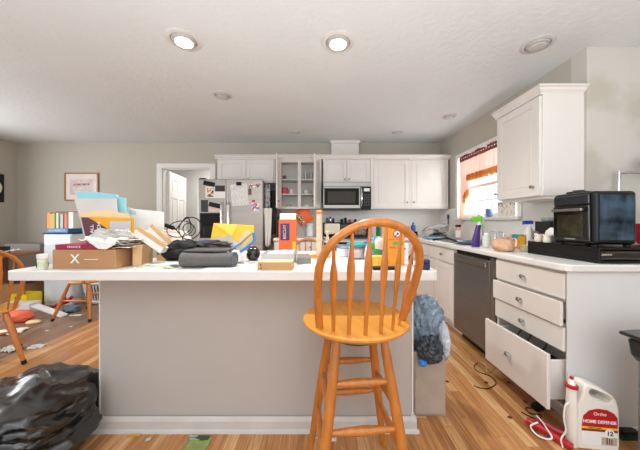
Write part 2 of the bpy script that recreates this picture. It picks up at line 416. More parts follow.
mb.box(xa+.008, xb-.008, ym-.008, ym+.008, WZ0+.045, zm-.02).box(xa+.008, xb-.008, ym-.008, ym+.008, zm+.02, WZ1-.04)
mb.box(xa+.009, xb-.009, WY0+.04, ym-.008, 1.405, 1.42).box(xa+.009, xb-.009, ym+.008, WY1-.04, 1.405, 1.42)
mb.build('window_frame', M_trim, wn, w=True, bevel=.002)
MB().box(xa+.016, xa+.019, WY0+.04, WY1-.04, WZ0+.045, zm-.02).box(xa+.016, xa+.019, WY0+.04, WY1-.04, zm+.02, WZ1-.04).build('glass', M_glass, wn, w=True)

# ------------------------------------------------------------------ recessed ceiling lights
M_lit = emis('lamp face', (255, 246, 230), 14)
def downlight(x, y, label, lit=False, r=.095, tilt=.25):
    if lit: r = .118
    o = thing('ceiling_light', label, 'ceiling light', (x, y, H), 0, 'recessed ceiling lights')
    MB().lathe([(r, -.0005), (r, -.004), (r*.86, -.009), (r*.74, -.009), (r*.72, -.0005)][::-1]).build('trim_ring', mat('ring white', (214,211,206), .5) if lit else mat('ring ceiling', (200,198,194), .6), o)
    ax = Matrix.Rotation(tilt, 3, 'X') @ Matrix.Rotation(pi, 3, 'X')
    MB().lathe([(r*.7, -.0), (r*.66, .012), (r*.52, .016)], c=(0,0,-.004), axis=Matrix.Rotation(pi,3,'X')).build('eyeball', mat('eyeball', (176,173,168), .5), o)
    e = MB().lathe([(r*.50, .0), (r*.46, .004), (r*.2, .006)], c=(0,0,-.02), axis=Matrix.Rotation(pi,3,'X')).build('bulb', M_lit if lit else mat('bulb off', (196,196,194), .3), o)
    if lit:
        l = bpy.data.lights.new('downlight', 'SPOT'); l.energy = 62; l.spot_size = radians(150); l.spot_blend = .6; l.shadow_soft_size = .045; l.color = (1, .95, .88)
        lo = bpy.data.objects.new('downlight_beam', l); C.objects.link(lo); lo.location = (x, y, H-.04)
downlight(-.976, 1.852, 'brightly lit recessed light, the left one of the two that are on', True)
downlight(.1225, 1.873, 'brightly lit recessed light above the island, right one of the two on', True)
downlight(1.58, 1.897, 'switched-off recessed light nearest the right upper cabinet', r=.105)
downlight(-1.01, 2.66, 'switched-off recessed light behind the left lit one')
downlight(-.376, 3.757, 'small far recessed light in front of the glass-front shelf cabinet', r=.08)
downlight(1.098, 3.757, 'small far recessed light in front of the right back cabinets', r=.08)
downlight(1.57, 3.19, 'unlit recessed light near the curtained window', r=.085)

# ------------------------------------------------------------------ kitchen cabinets
UZ0, UZ1 = 1.34, 2.10
def pdoor(mb, c0, u, n, w_, h_, t_=.019, fr=.055, rec=.006):
    """framed door: c0 lower corner on the front plane, u = width direction, n = outward normal"""
    c0, u, n = Vector(c0), Vector(u), Vector(n); z = Vector((0,0,1))
    def bb(a0, a1, b0, b1, t0, t1):
        c = c0+u*(a0+a1)/2+z*(b0+b1)/2+n*(t0+t1)/2
        mb.obox(c, u, z, n, a1-a0, b1-b0, t1-t0)
    bb(0, fr, 0, h_, -t_, 0); bb(w_-fr, w_, 0, h_, -t_, 0); bb(fr, w_-fr, 0, fr, -t_, 0); bb(fr, w_-fr, h_-fr, h_, -t_, 0)
    bb(fr, w_-fr, fr, h_-fr, -t_, -rec)
    g = .018
    if w_ > 2*fr+3*g: bb(fr+g, w_-fr-g, fr+g, h_-fr-g, -t_, -rec*.4)
    return mb
def knob(c, n, parent, w=True, key=False, r=.014):
    n = Vector(n).normalized(); R = Vector((0,0,1)).rotation_difference(n).to_matrix()
    mb = MB().lathe([(.006,0),(.005,.012),(r*.9,.016),(r,.021),(r*.75,.028),(.002,.030)], c=c, axis=R, seg=14)
    o = mb.build('knob', mat('nickel', (150,144,136), .3, .9), parent, w=w); return o
def crown_strip(mb, pts):
    """crown moulding outline along xy path: list of (x,y,nx,ny)"""
    return mb
NF = (0,-1,0); NL = (-1,0,0); UX = (1,0,0); UYm = (0,-1,0); UY = (0,1,0)
FY = YB-.33       # front plane of back uppers (door face)
def upper_back(x0, x1, z0, z1, doors, label, inside=False):
    o = thing('wall_cabinet', label, 'cabinet', ((x0+x1)/2, YB, z0), 0, None)
    b = MB()
    b.box(x0, x0+.018, FY+.02, YB-.001, z0, z1).box(x1-.018, x1, FY+.02, YB-.001, z0, z1).box(x0+.018, x1-.018, FY+.02, YB-.001, z0, z0+.018).box(x0+.018, x1-.018, FY+.02, YB-.001, z1-.018, z1).box(x0+.018, x1-.018, YB-.012, YB-.001, z0+.018, z1-.018)
    b.build('body', M_cab, o, w=True)
    if doors == 2 and x0 < .5: MB().box(x0, x1, FY+.0192, FY+.0198, z0, z1).build('face_frame', M_cab, o, w=True) if 'open' not in label else None
    return o
# above-fridge cabinet
o = upper_back(-1.59, -.70, 1.74, UZ1, 2, 'white two-door cabinet above the refrigerator')
for i, (a, b_) in enumerate(((-1.565, -1.15), (-1.14, -.725))):
    d = pdoor(MB(), (a, FY, 1.755), UX, NF, b_-a, .33, fr=.05).build('door', M_cab, o, w=True, bevel=.0015)
    knob((b_-.03 if i == 0 else a+.03, FY, 1.79), NF, d, w=True)
# microwave cabinet
o = upper_back(.03, .757, 1.74, UZ1, 2, 'white two-door cabinet above the microwave')
for i, (a, b_) in enumerate(((.045, .388), (.398, .742))):
    d = pdoor(MB(), (a, FY, 1.75), UX, NF, b_-a, .335, fr=.045).build('door', M_cab, o, w=True, bevel=.0015)
    knob((b_-.025 if i == 0 else a+.025, FY, 1.79), NF, d)
# big right pair
o = upper_back(.7575, XR-.03, UZ0, UZ1, 2, 'tall white wall cabinet of two doors in the right back corner')
for i, (a, b_) in enumerate(((.80, 1.345), (1.385, 1.915))):
    d = pdoor(MB(), (a, FY, UZ0+.015), UX, NF, b_-a, .725, fr=.06).build('door', M_cab, o, w=True, bevel=.0015)
    knob((b_-.03 if i == 0 else a+.03, FY, UZ0+.10), NF, d)
MB().box(.7577, .798, FY, FY+.019, UZ0, UZ1).box(1.347, 1.383, FY, FY+.019, UZ0, UZ1).box(1.917, XR-.03, FY, FY+.019, UZ0, UZ1).build('face_frame', M_cab, o, w=True)
# open cabinet with shelves
o = upper_back(-.66, .0, UZ0, UZ1, 2, 'open white wall cabinet with both doors swung out and shelves showing')
mb = MB().box(-.66, -.605, FY, FY+.02, UZ0, UZ1).box(-.055, 0, FY, FY+.02, UZ0, UZ1).box(-.605, -.055, FY, FY+.02, UZ1-.05, UZ1).box(-.605, -.055, FY, FY+.02, UZ0, UZ0+.035).box(-.355, -.305, FY, FY+.02, UZ0+.035, UZ1-.05)
mb.build('face_frame', M_cab, o, w=True, bevel=.0015)
SH = (UZ0+.018, 1.575, 1.80)
for z in SH[1:]: MB().box(-.641, -.019, FY+.03, YB-.013, z-.016, z).build('shelf', M_cabin, o, w=True)
for x, s_, nm in ((-.655, -1, 0), (-.012, 1, 1)):
    u = Vector((.13, -1, 0)).normalized() if s_ < 0 else Vector((-.30, -.954, 0)).normalized()
    n = Vector((u.y, -u.x, 0)) if s_ > 0 else Vector((-u.y, u.x, 0))
    d = pdoor(MB(), Vector((x, FY-.002, UZ0+.0)), u, n*(1 if s_ < 0 else 1), .31, UZ1-UZ0+.01, fr=.05).build('door', M_cab, o, w=True, bevel=.0015)
    knob(Vector((x, FY, UZ0+.10))+u*.27+n*.0, n, d)
# crown moulding over the back run (one continuous piece)
def crown(mb, x0, x1, y, z, ret_left=False):
    pts = [(0,0),(0,.015),(.018,.03),(.022,.045),(.04,.052),(.04,.06),(-.03,.06),(-.03,0)]   # (outward, up)
    poly = [(x0, y-o_, z+u_) for o_, u_ in pts]
    mb.prism3(poly, (x1-x0, 0, 0)); return mb
mb = MB(); crown(mb, -1.62, XR-.002, FY, UZ1+.0005); mb.box(-1.62, XR-.002, FY+.03, YB-.001, UZ1+.0005, UZ1+.02)
tag(mb.build('crown_molding', M_cab), 'long white crown molding running over the back wall cabinets', 'crown molding')

# upper cabinet on the right wall
UXF = 1.643
o = thing('wall_cabinet', 'white wall cabinet on the right wall above the toaster oven', 'cabinet', (XR, 2.19, UZ0))
y0, y1 = 1.946, 2.43
MB().box(UXF+.02, XR-.001, y0, y1, UZ0, UZ1).build('body', M_cab, o, w=True, bevel=.002)
d = pdoor(MB(), (UXF, y1-.004, UZ0+.004), UYm, NL, .468, .75, fr=.062).build('door', M_cab, o, w=True, bevel=.0015)
knob((UXF, y0+.065, UZ0+.075), NL, d); knob((UXF, y1-.01, UZ0+.06), NL, d, r=.010)
MB().box(UXF+.035, XR-.03, y0+.01, y1-.02, UZ0-.022, UZ0-.0005).build('light_rail', M_cab, o, w=True)
mb = MB()
pts = [(0,0),(0,.012),(.018,.028),(.022,.042),(.038,.05),(.038,.06),(-.02,.06),(-.02,0)]
# mitred crown: front run on -X face and return on -Y face
n = len(pts)
A = [(UXF-o_, y1+.02, UZ1+.0005+u_) for o_, u_ in pts]; B = [(UXF-o_, y0-o_, UZ1+.0005+u_) for o_, u_ in pts]; D = [(XR-.002, y0-o_, UZ1+.0005+u_) for o_, u_ in pts]
mb.add(A+B+D, [tuple(range(n))]+[(i, i+n, (i+1)%n+n, (i+1)%n) for i in range(n)]+[(i+n, i+2*n, (i+1)%n+2*n, (i+1)%n+n) for i in range(n)]+[tuple(range(3*n-1, 2*n-1, -1))])
mb.box(UXF+.02, XR-.002, y0+.02, y1+.02, UZ1+.04, UZ1+.0595)
mb.build('crown', M_cab, o, w=True)

# microwave
o = thing('microwave', 'stainless over-the-range microwave with dark door under the white cabinet', 'microwave', (.39, YB, 1.32))
mf = YB-.40
MB().box(.034, .753, mf+.03, YB-.01, 1.335, 1.7385).build('body', M_black, o, w=True)
MB().box(.034, .753, mf, mf+.03, 1.67, 1.7385).build('vent_panel', M_steel, o, w=True, bevel=.004)
mb = MB().box(.034, .59, mf, mf+.03, 1.345, 1.395).box(.034, .59, mf, mf+.03, 1.645, 1.668).box(.034, .05, mf, mf+.03, 1.395, 1.645).box(.57, .59, mf, mf+.03, 1.395, 1.645)
d = mb.build('door', M_steel, o, w=True, bevel=.003)
MB().box(.05, .57, mf+.008, mf+.028, 1.395, 1.645).build('window', mat('micro black', (20,20,20), .5, spec=.2), d, w=True)
MB().box(.10, .52, mf+.005, mf+.0079, 1.42, 1.60).build('door_glass', mat('micro glass', (66,62,60), .5, spec=.2), d, w=True)
MB().tube(arc((.605, mf-.002, 1.38), (.605, mf-.07, 1.51), (.605, mf-.002, 1.65), 12), .011).build('handle', M_chrome, d, w=True)
cp = MB().box(.62, .753, mf, mf+.03, 1.345, 1.668).build('control_panel', MATS['dispenser black'] if 'dispenser black' in MATS else mat('panel black', (24,24,25), .5, spec=.25), o, w=True, bevel=.003)
MB().box(.645, .73, mf-.001, mf, 1.60, 1.645).build('display', emis('display', (20,120,60), .4), cp, w=True)
mb = MB()
for i in range(3):
    for j in range(5): mb.box(.643+i*.032, .666+i*.032, mf-.001, mf, 1.385+j*.038, 1.408+j*.038)
mb.build('buttons', mat('buttons', (58,58,58), .4), cp, w=True)
MB().box(.034, .753, mf+.004, mf+.3, 1.32, 1.3345).build('bottom_panel', M_black, o, w=True)

# ------------------------------------------------------------------ base cabinets, worktop
CT = .914; CB = .876; XB = 1.333
def base(name, label, x0, x1, y0, y1, kick='L'):
    o = thing(name, label, 'cabinet', ((x0+x1)/2, (y0+y1)/2, 0)); mb = MB()
    if kick == 'L': mb.box(x0+.02, x1, y0, y1, .105, CB-.001).box(x0+.09, x1, y0, y1, 0, .105)
    else: mb.box(x0, x1, y0+.02, y1, .105, CB-.001).box(x0, x1, y0+.09, y1, 0, .105)
    mb.build('body', M_cab, o, w=True, bevel=.0015); return o
# drawer stack, hollow for the open bottom drawer
o = thing('drawer_cabinet', 'white base cabinet of four drawers, bottom drawer pulled out', 'cabinet', (1.65, 1.7, 0))
ya, yb = 1.417, 1.995
mb = MB().box(XB+.02, XR-.01, ya+.001, ya+.02, .105, CB-.001).box(XB+.02, XR-.01, yb-.02, yb, .105, CB-.001).box(XR-.03, XR-.01, ya+.02, yb-.02, .105, CB-.001)
mb.box(XB+.02, XR-.03, ya+.02, yb-.02, .105, .12).box(XB+.02, XR-.03, ya+.02, yb-.02, .43, .445).box(XB+.02, XR-.03, ya+.02, yb-.02, CB-.02, CB-.001)
mb.box(XB+.02, XB+.04, ya+.02, yb-.02, .855, CB-.02).box(XB+.02, XB+.04, ya+.02, yb-.02, .70, .722).box(XB+.02, XB+.04, ya+.02, yb-.02, .555, .577).box(XB+.02, XB+.035, ya+.02, yb-.02, .42, .4299)
mb.build('body', M_cab, o, w=True)
MB().box(XB+.09, XB+.11, ya+.001, yb, 0, .105).build('toe_kick', M_cab, o, w=True)
for z0, z1, px in ((.718, .858, 0), (.572, .706, .022), (.432, .564, .006)):
    d = MB().box(XB-px, XB-px+.019, ya+.008, yb-.012, z0, z1).box(XB-px+.0195, XB+.2, ya+.05, yb-.05, z0+.02, z1-.02).build('drawer', M_cab, o, w=True, bevel=.004)
    knob((XB-px, (ya+yb)/2, (z0+z1)/2), NL, d)
    # small child-lock key plate hanging by the knob
    MB().box(XB-px-.022, XB-px-.0005, (ya+yb)/2-.014, (ya+yb)/2-.007, (z0+z1)/2-.024, (z0+z1)/2-.002).build('child_lock', mat('lock', (176,172,168), .3), d, w=True, bevel=.002)
px = .105; z0, z1 = .125, .425; xf = XB-px
d = MB().box(xf, xf+.019, ya-.005, yb-.05, z0, z1).box(xf+.0195, xf+.45, ya+.03, ya+.042, z0+.03, z1-.05).box(xf+.0195, xf+.45, yb-.075, yb-.063, z0+.03, z1-.05)\
    .box(xf+.0195, xf+.45, ya+.042, yb-.075, z0+.03, z0+.038).box(xf+.438, xf+.45, ya+.042, yb-.075, z0+.038, z1-.05).build('drawer', M_cab, o, w=True, bevel=.003)
knob((xf, (ya+yb)/2-.01, .285), NL, d)
MB().box(xf-.022, xf-.0005, (ya+yb)/2-.028, (ya+yb)/2-.018, .262, .29).build('child_lock', MATS['lock'], d, w=True, bevel=.002)
# cord inside the open drawer
pts = [(xf+.13+.05*sin(i*.9), ya+.16+.025*i+.02*cos(i*2.1), .30+.17*abs(sin(i*.55+.3))) for i in range(9)]
pts = [(p[0], p[1], max(p[2], .17)) for p in pts]
tag(MB().tube(spline(pts, 6), .004, 8).build('cord', M_black), 'black cord looping up out of the open bottom drawer', 'cord')
tag(MB().box(xf+.06, xf+.25, ya+.1, ya+.3, z0+.0385, z0+.17).build('box', M_dark, bevel=.004), 'dark box lying inside the open bottom drawer', 'box')

# end panel / peninsula front
o = thing('end_panel', 'tall plain white cabinet end panel under the counter at the right', 'cabinet panel', (2.3, 1.40, 0))
MB().box(XB+.005, XS-.001, 1.411, 1.4165, 0, CB-.001).build('panel', mat('end panel paint', (224,222,220), .5, var=.01), o, w=True)
MB().box(XB+.12, XS-.001, 1.400, 1.4105, 0, .035).build('shoe_molding', M_trim, o, w=True, bevel=.004)
# dishwasher
o = thing('dishwasher', 'dark stainless dishwasher built in under the counter', 'dishwasher', (1.65, 2.3, 0))
ya, yb = 2.003, 2.60
MB().box(XB+.03, XR-.02, ya, yb, .09, .868).build('tub', M_dark, o, w=True)
MB().box(XB+.08, XB+.1, ya, yb, 0, .085).build('toe_panel', M_black, o, w=True)
d = MB().box(XB-.005, XB+.029, ya+.045, yb-.004, .095, .835).build('door', M_steeld, o, w=True, bevel=.004)
MB().box(XB-.022, XB-.0055, ya+.075, yb-.03, .775, .815).build('handle', M_steel, d, w=True, bevel=.006)
MB().box(XB-.0065, XB-.0055, ya+.10, ya+.118, .42, .424).build('badge', M_steel, d, w=True)
MB().box(XB+.0, XB+.03, ya+.004, ya+.042, .095, .86).build('side_strip', M_steel, o, w=True)
# sink base
o = base('base_cabinet', 'white sink base cabinet beside the dishwasher', XB, XR-.01, 2.602, 3.64)
d = MB().box(XB, XB+.019, 2.62, 3.22, .72, .858).build('drawer_front', M_cab, o, w=True, bevel=.004); knob((XB, 2.86, .79), NL, d)
d = MB().box(XB, XB+.019, 3.235, 3.62, .72, .858).build('drawer_front', M_cab, o, w=True, bevel=.004); knob((XB, 3.42, .79), NL, d)
for a, b_ in ((3.065, 2.62), (3.62, 3.085)):
    pdoor(MB(), (XB, a, .125), UYm, NL, a-b_, .58, fr=.06).build('door', M_cab, o, w=True, bevel=.0015)
# back run
o = base('base_cabinet', 'white base cabinet in the back right corner beside the range', .80, XR-.01, 3.642, YB-.01, 'F')
pdoor(MB(), (.815, 3.642, .125), UX, NF, .5, .58).build('door', M_cab, o, w=True)
MB().box(.815, 1.315, 3.642, 3.661, .72, .858).build('drawer_front', M_cab, o, w=True, bevel=.004)
o = base('base_cabinet', 'white base cabinet between the refrigerator and the range', -.66, .02, 3.642, YB-.01, 'F')
for a in (-.65, -.31):
    d = MB().box(a, a+.325, 3.642, 3.661, .72, .858).build('drawer_front', M_cab, o, w=True, bevel=.004); knob((a+.16, 3.642, .79), NF, d)
    pdoor(MB(), (a, 3.642, .125), UX, NF, .325, .58).build('door', M_cab, o, w=True)
# worktop (one continuous piece)
c0 = (1.309, 1.388)
poly = [(c0[0], 3.64), (c0[0], c0[1]+.045), (c0[0]+.012, c0[1]+.018), (c0[0]+.035, c0[1]), (XS-.001, c0[1]), (XS-.001, YW-.001), (XR-.0005, YW-.001), (XR-.009, YW+.01), (XR-.009, YB-.009), (.7995, YB-.009), (.7995, 3.618), (c0[0]-.02, 3.618)]
poly = [(c0[0], 3.60)] + poly[1:]
wt = thing('countertop', 'white laminate countertop along the right wall and back corner', 'countertop', (1.6, 2.5, CB))
mb = MB().prism(list(poly), CB, CT); mb.build('slab', M_lam, wt, w=True, bevel=.008, seg=3)
MB().box(1.42, 1.80, 2.72, 3.50, CT+.0002, CT+.006).build('sink_rim', M_steel, wt, w=True, bevel=.002)
MB().box(1.45, 1.77, 2.75, 3.47, CT+.0062, CT+.0066).build('sink_basin', mat('sink bowl', (120,120,120), .3, .9), wt, w=True)
o = MB().box(-.665, .025, 3.618, YB-.009, CB, CT).build('countertop', M_lam, bevel=.008); tag(o, 'short white laminate countertop left of the range', 'countertop')

# range
o = thing('range', 'kitchen range with black cooktop under the microwave', 'stove', (.41, 3.95, 0))
MB().box(.032, .792, 3.66, YB-.012, 0, .905).build('body', M_white, o, w=True)
MB().box(.032, .792, 3.62, YB-.09, .9055, .925).build('cooktop', M_blackg, o, w=True, bevel=.004)
bg = MB().box(.032, .792, YB-.088, YB-.012, .9255, 1.13).build('backguard', M_black, o, w=True, bevel=.01)
MB().box(.28, .54, YB-.09, YB-.0885, .99, 1.09).build('clock_panel', mat('clock', (60,60,62), .2), bg, w=True)
for x in (.10, .19, .63, .72): MB().lathe([(.02,0),(.018,.02),(.004,.021)], c=(x, YB-.0885, 1.04), axis=Matrix.Rotation(pi/2,3,'X')).build('dial', M_white, bg, w=True)
for x in (.22, .60):
    for y in (3.78, 4.05): MB().lathe([(.08,0),(.08,.008),(.06,.012),(.02,.012)], c=(x, y, .9252)).build('burner', M_dark, o, w=True)
d = MB().box(.045, .78, 3.625, 3.659, .2, .86).build('oven_door', M_blackg, o, w=True, bevel=.004)
MB().tube([(.1,3.58,.82),(.72,3.58,.82)], .012).box(.11,.13,3.58,3.625,.81,.83).box(.69,.71,3.58,3.625,.81,.83).build('handle', M_chrome, d, w=True)

# ------------------------------------------------------------------ refrigerator
FX0, FX1, FF = -1.757, -.83, 3.70
o = thing('refrigerator', 'stainless side-by-side refrigerator covered in papers and magnets', 'refrigerator', (-1.29, 4.0, 0))
MB().box(FX0+.005, FX1-.005, FF+.065, YB-.03, .02, 1.735).box(FX0+.03, FX1-.03, FF+.1, YB-.06, 0, .02).build('body', mat('fridge side', (150,148,146), .45, .3), o, w=True, bevel=.006)
xm = -1.352
M_fr = mat('fridge steel', (188, 180, 172), .38, .65, var=.05, scale=2, stretch=(1,1,16))
dl = MB().box(FX0, xm-.004, FF, FF+.06, .06, 1.75).build('door', M_fr, o, w=True, bevel=.012)
drr = MB().box(xm+.004, FX1, FF, FF+.06, .06, 1.75).build('door', M_fr, o, w=True, bevel=.012)
for d, x in ((dl, xm-.05), (drr, xm+.05)):
    MB().tube([(x,FF-.012,1.42),(x,FF-.05,1.38),(x,FF-.05,.62),(x,FF-.012,.58)], .014).build('handle', M_chrome, d, w=True)
a = IP(200, 213, FF); b_ = IP(220, 238, FF)
ds = MB().box(a.x, b_.x, FF-.004, FF-.0005, b_.z, a.z).build('water_dispenser', mat('dispenser black', (26,25,25), .55, spec=.2), dl, w=True, bevel=.002)
MB().box(a.x+.06, b_.x-.06, FF-.03, FF-.0045, b_.z+.02, b_.z+.17).build('lever', M_black, ds, w=True, bevel=.008)
a = IP(201, 200, FF); b_ = IP(208, 212, FF)
MB().box(a.x, b_.x, FF-.004, FF-.0005, b_.z, a.z).build('display', mat('disp', (52,54,50), .2), dl, w=True)
MB().box(FX0+.02, FX0+.1, FF+.005, FF+.1, 1.7502, 1.768).build('hinge_cover', M_black, o, w=True, bevel=.004)

def flat_on(name, label, cat, px0, py0, px1, py1, d, m, th=.0015, tilt=0, group=None, eps=.0008):
    a = IP(px0, py0, d); b = IP(px1, py1, d); c = (a+b)/2
    W_, H_ = abs(b.x-a.x), abs(a.z-b.z)
    o = MB().box(-W_/2, W_/2, -th, 0, -H_/2, H_/2).build(name, m, loc=(c.x, d-eps, c.z), rot=(0, tilt, 0)); tag(o, label, cat, group); return o
fd = FF
flat_on('magnet', 'dark rectangular magnet clip at the top of the left refrigerator door', 'magnet', 203.5, 181.5, 215, 186, fd, M_black, .006, radians(12))
flat_on('magnet', 'dark rectangular magnet clip above the water dispenser', 'magnet', 209, 203, 221, 207.5, fd-.003, M_black, .006, radians(13))
flat_on('photo_card', 'white card with dark photo strip on the left refrigerator door', 'card', 205.5, 186.5, 226-.8, 198, fd, M_paper)
flat_on('photograph', 'small dark photograph stuck to the left refrigerator door', 'photograph', 215, 185.5, 225, 191.5, fd-.0016, mat('photo dark', (48,44,44), .3))
flat_on('photograph', 'round-faced snapshot with orange dots under the upper magnet', 'photograph', 207, 188, 213.5, 197, fd-.0032, multi_mat('snap', [(40,36,34),(226,150,70),(236,230,222),(120,86,60)], 30))
flat_on('card', 'pinkish paper slip under the lower magnet clip', 'card', 209, 205.5, 221, 212, fd, mat('pink slip', (222,204,196), .6))
tag_o = flat_on('notice', 'white printed letter held by a black clip on the right refrigerator door', 'paper', 231, 184, 248, 205.5, fd, print_mat('letter print', (236,234,230), (196,196,198), 260), tilt=radians(-5))
flat_on('magnet', 'black round clip holding the printed letter', 'magnet', 236.5, 182, 241.5, 185.5, fd-.0028, M_black, .01)
g = multi_mat('bright bits', [(220,60,60),(60,90,190),(240,200,60),(240,240,240),(70,150,90)], 60)
flat_on('magnet', 'colourful strip of magnets at the top of the right refrigerator door', 'magnet', 249, 184, 260, 187.5, fd, g, .004, radians(-4))
flat_on('photograph', 'tiny photograph right of the printed letter', 'photograph', 248.3, 188.5, 251.5, 195, fd, mat('photo2', (110,74,62), .4))
flat_on('drawing', 'small white card with a pink and blue drawing', 'drawing', 252, 203, 259, 211, fd, multi_mat('drawing', [(240,240,240),(236,120,130),(90,130,210),(240,240,240)], 40))
flat_on('magnet', 'small red sticker above the pink and blue drawing', 'magnet', 252, 200, 255, 202, fd, M_red, .003)

# towels hanging off the fridge side
def towel(x0, x1, y, z0, z1, m, label, amp=.02, seed=0, taper=0):
    def fn(u, v):
        xx = x0+(x1-x0)*(u*(1-taper*v)+taper*v*.5); zz = z1+(z0-z1)*v + .03*sin(u*5+seed)*v
        return (xx, y+amp*sin(u*11+seed)*(.4+v)+.01*noise.noise(Vector((u*3, v*5, seed))), zz)
    mb = MB().grid(fn, 24, 20); mb.smooth = True
    o = mb.build('dish_towel', m, solid=.004); return tag(o, label, 'towel')
towel(-.8335, -.755, 3.86, 1.22, 1.70, print_mat('towel grey', (214,212,210), (120,120,128), 26), 'grey checked dish towel hanging by the refrigerator side', seed=1)
towel(-.8335, -.71, 3.76, .80, 1.34, mat('towel white', (232,228,222), .9), 'white cloth hanging lower beside the refrigerator side', seed=2, taper=.35)
towel(-.833, -.69, 4.0, .93, 1.62, mat('towel black', (60,56,58), .9), 'dark cloth hanging behind the towels by the refrigerator', seed=4)

# coffee maker
o = thing('coffee_maker', 'black coffee maker on the short counter beside the refrigerator', 'coffee maker', (-.56, 3.98, CT))
MB().box(-.09,.09,-.13,.11,0,.03).box(-.09,.09,.02,.11,.03,.30).box(-.09,.09,-.12,.11,.23,.31).build('body', M_black, o, bevel=.008)
MB().lathe([(.05,0),(.062,.03),(.06,.09),(.045,.13),(.05,.14)], c=(0,-.055,.031)).build('carafe', M_blackg, o)

# cabinet contents
def cup(loc, r, h, m, label, name='mug', cat='mug', handle=True, group=None):
    o = thing(name, label, cat, loc, 0, group)
    MB().lathe([(r*.8,0),(r*.95,.004),(r,h*.5),(r,h),(r*.9,h),(r*.86,h*.1),(.002,h*.08)], seg=20).build('body', m, o)
    if handle: MB().tube(arc((r*.95,0,h*.8),(r*1.9,0,h*.5),(r*.95,0,h*.2),8), r*.13, 8).build('handle', m, o)
    return o
def bottle(loc, r, h, m, mcap, label, name='bottle', cat='bottle', neck=.35, cap=.14, sh=.72, band=None):
    o = thing(name, label, cat, loc)
    MB().lathe([(r*.9,0),(r,.004),(r,h*sh*.98),(r*.85,h*(sh+.06)),(r*neck,h*(sh+.12)),(r*neck,h*(1-cap))], seg=20).build('body', m, o)
    MB().lathe([(r*neck*1.25,0),(r*neck*1.25,h*cap),(r*neck*.9,h*cap+.001)], c=(0,0,h*(1-cap)-.003), seg=18).build('cap', mcap, o)
    if band: MB().lathe([(r*1.015,h*.12),(r*1.015,h*sh*.85)], seg=20).build('label_band', band, o)
    return o
cup((-.57, 4.07, SH[1]+.001), .05, .10, mat('pink mug', (214,70,96), .4), 'pink-red mug on the middle shelf of the open cabinet')
cup((-.47, 4.10, SH[1]+.001), .035, .07, M_white, 'small white cup beside the pink-red mug')
cup((-.57, 4.08, SH[2]+.001), .03, .06, mat('brown cup', (120,90,80), .4), 'small brown cup on the top shelf, left bay', handle=False)
cup((-.24, 4.08, SH[2]+.001), .032, .12, M_clear, 'clear tumbler on the top shelf, right bay', 'glass', 'glass', False)
cup((-.155, 4.08, SH[2]+.001), .032, .12, M_clear, 'clear tumbler beside another at the far right of the top shelf', 'glass', 'glass', False)
cup((-.23, 4.10, SH[1]+.001), .045, .06, M_white, 'white bowl-like cup in the right bay, middle shelf', handle=False)
cup((-.51, 4.08, SH[0]+.001), .04, .05, mat('rose bowl', (196,160,150), .5), 'low rose-coloured bowl on the cabinet bottom, left bay', 'bowl', 'bowl', False)
cup((-.22, 4.08, SH[0]+.001), .05, .05, M_white, 'low white bowl on the cabinet bottom, right bay', 'bowl', 'bowl', False)

# stuff on the back counter and range
def boxy(name, label, cat, loc, sx, sy, sz, m, rz=0, bevel=.003, group=None):
    o = MB().box(-sx/2, sx/2, -sy/2, sy/2, 0, sz).build(name, m, loc=loc, rot=(0,0,rz), bevel=bevel); return tag(o, label, cat, group)
bottle((-.17, 4.08, CT+.0005), .06, .20, M_white, M_white, 'big white canister standing under the orange snack pouch', 'canister', 'canister', neck=.8, cap=.1)
o = thing('snack_pouch', 'bright orange snack pouch with patterned band atop the white canister', 'snack bag', (-.215, 4.04, CT+.203))
def pouch(u, v):
    x, z = (u-.5)*.24, v*.25
    return (x, -.035*sin(pi*u)*sin(pi*v)**.6, z)
def pouchb(u, v):
    p = pouch(1-u, v); return (p[0], -p[1]+.002, p[2])
mb = MB().grid(pouch, 14, 14).grid(pouchb, 14, 14); mb.smooth = True
b1 = mb.build('pouch', M_orange, o); b1.rotation_euler = (0, radians(-28), 0)
mb = MB().grid(lambda u, v: (pouch(.12+.3*u, .05+.85*v)[0], pouch(.12+.3*u, .05+.85*v)[1]-.002, pouch(.12+.3*u, .05+.85*v)[2]), 8, 12); mb.smooth = True
b2 = mb.build('printed_band', multi_mat('pouch print', [(90,60,50),(230,190,80),(236,226,214),(120,110,110),(222,80,40)], 60), b1, solid=.001)

cr = thing('toaster', 'cream toaster on the range back under the microwave', 'toaster', (.17, 4.0, .9375))
MB().box(-.115,.115,-.08,.08,.015,.18).build('body', M_cream, cr, bevel=.02, seg=4); MB().box(-.09,.09,-.05,-.02,.17,.182).box(-.09,.09,.02,.05,.17,.182).build('slots', M_dark, cr)
MB().box(-.11,.11,-.075,.075,0,.0148).build('base', M_black, cr)
MB().box(.1155,.13,-.015,.015,.08,.11).build('lever', M_black, cr)
for i, (x, h, m, lb) in enumerate(((.10,.08,mat('sp1',(90,110,140),.4),'slate blue bottle on the backguard ledge, leftmost'), (.15,.095,M_chrome,'silver shaker on the backguard ledge beside the slate bottle'), (.20,.07,M_navy,'short navy bottle on the backguard ledge'),
        (.34,.06,M_black,'short black spice jar on the backguard ledge'), (.40,.085,M_dark,'taller black spice bottle on the backguard ledge'), (.47,.05,M_brownwood,'short brown spice jar on the backguard ledge'),
        (.56,.06,M_black,'black spice jar on the ledge right of the brown one'), (.64,.04,M_red,'small red-capped jar on the backguard ledge'))):
    bottle((x, YB-.05, 1.1305), .02, h, m, M_black, lb, 'spice_bottle', 'bottle', neck=.6)
# pot on the range
o = thing('saucepan', 'dark saucepan sitting on the right rear of the range', 'pan', (.60, 4.05, .9375))
MB().lathe([(.09,0),(.10,.01),(.10,.09),(.095,.09),(.09,.012),(.002,.01)]).build('body', M_steeld, o); MB().tube([(-.1,-.0,.08),(-.26,-.06,.1)], .009).build('handle', M_black, o)
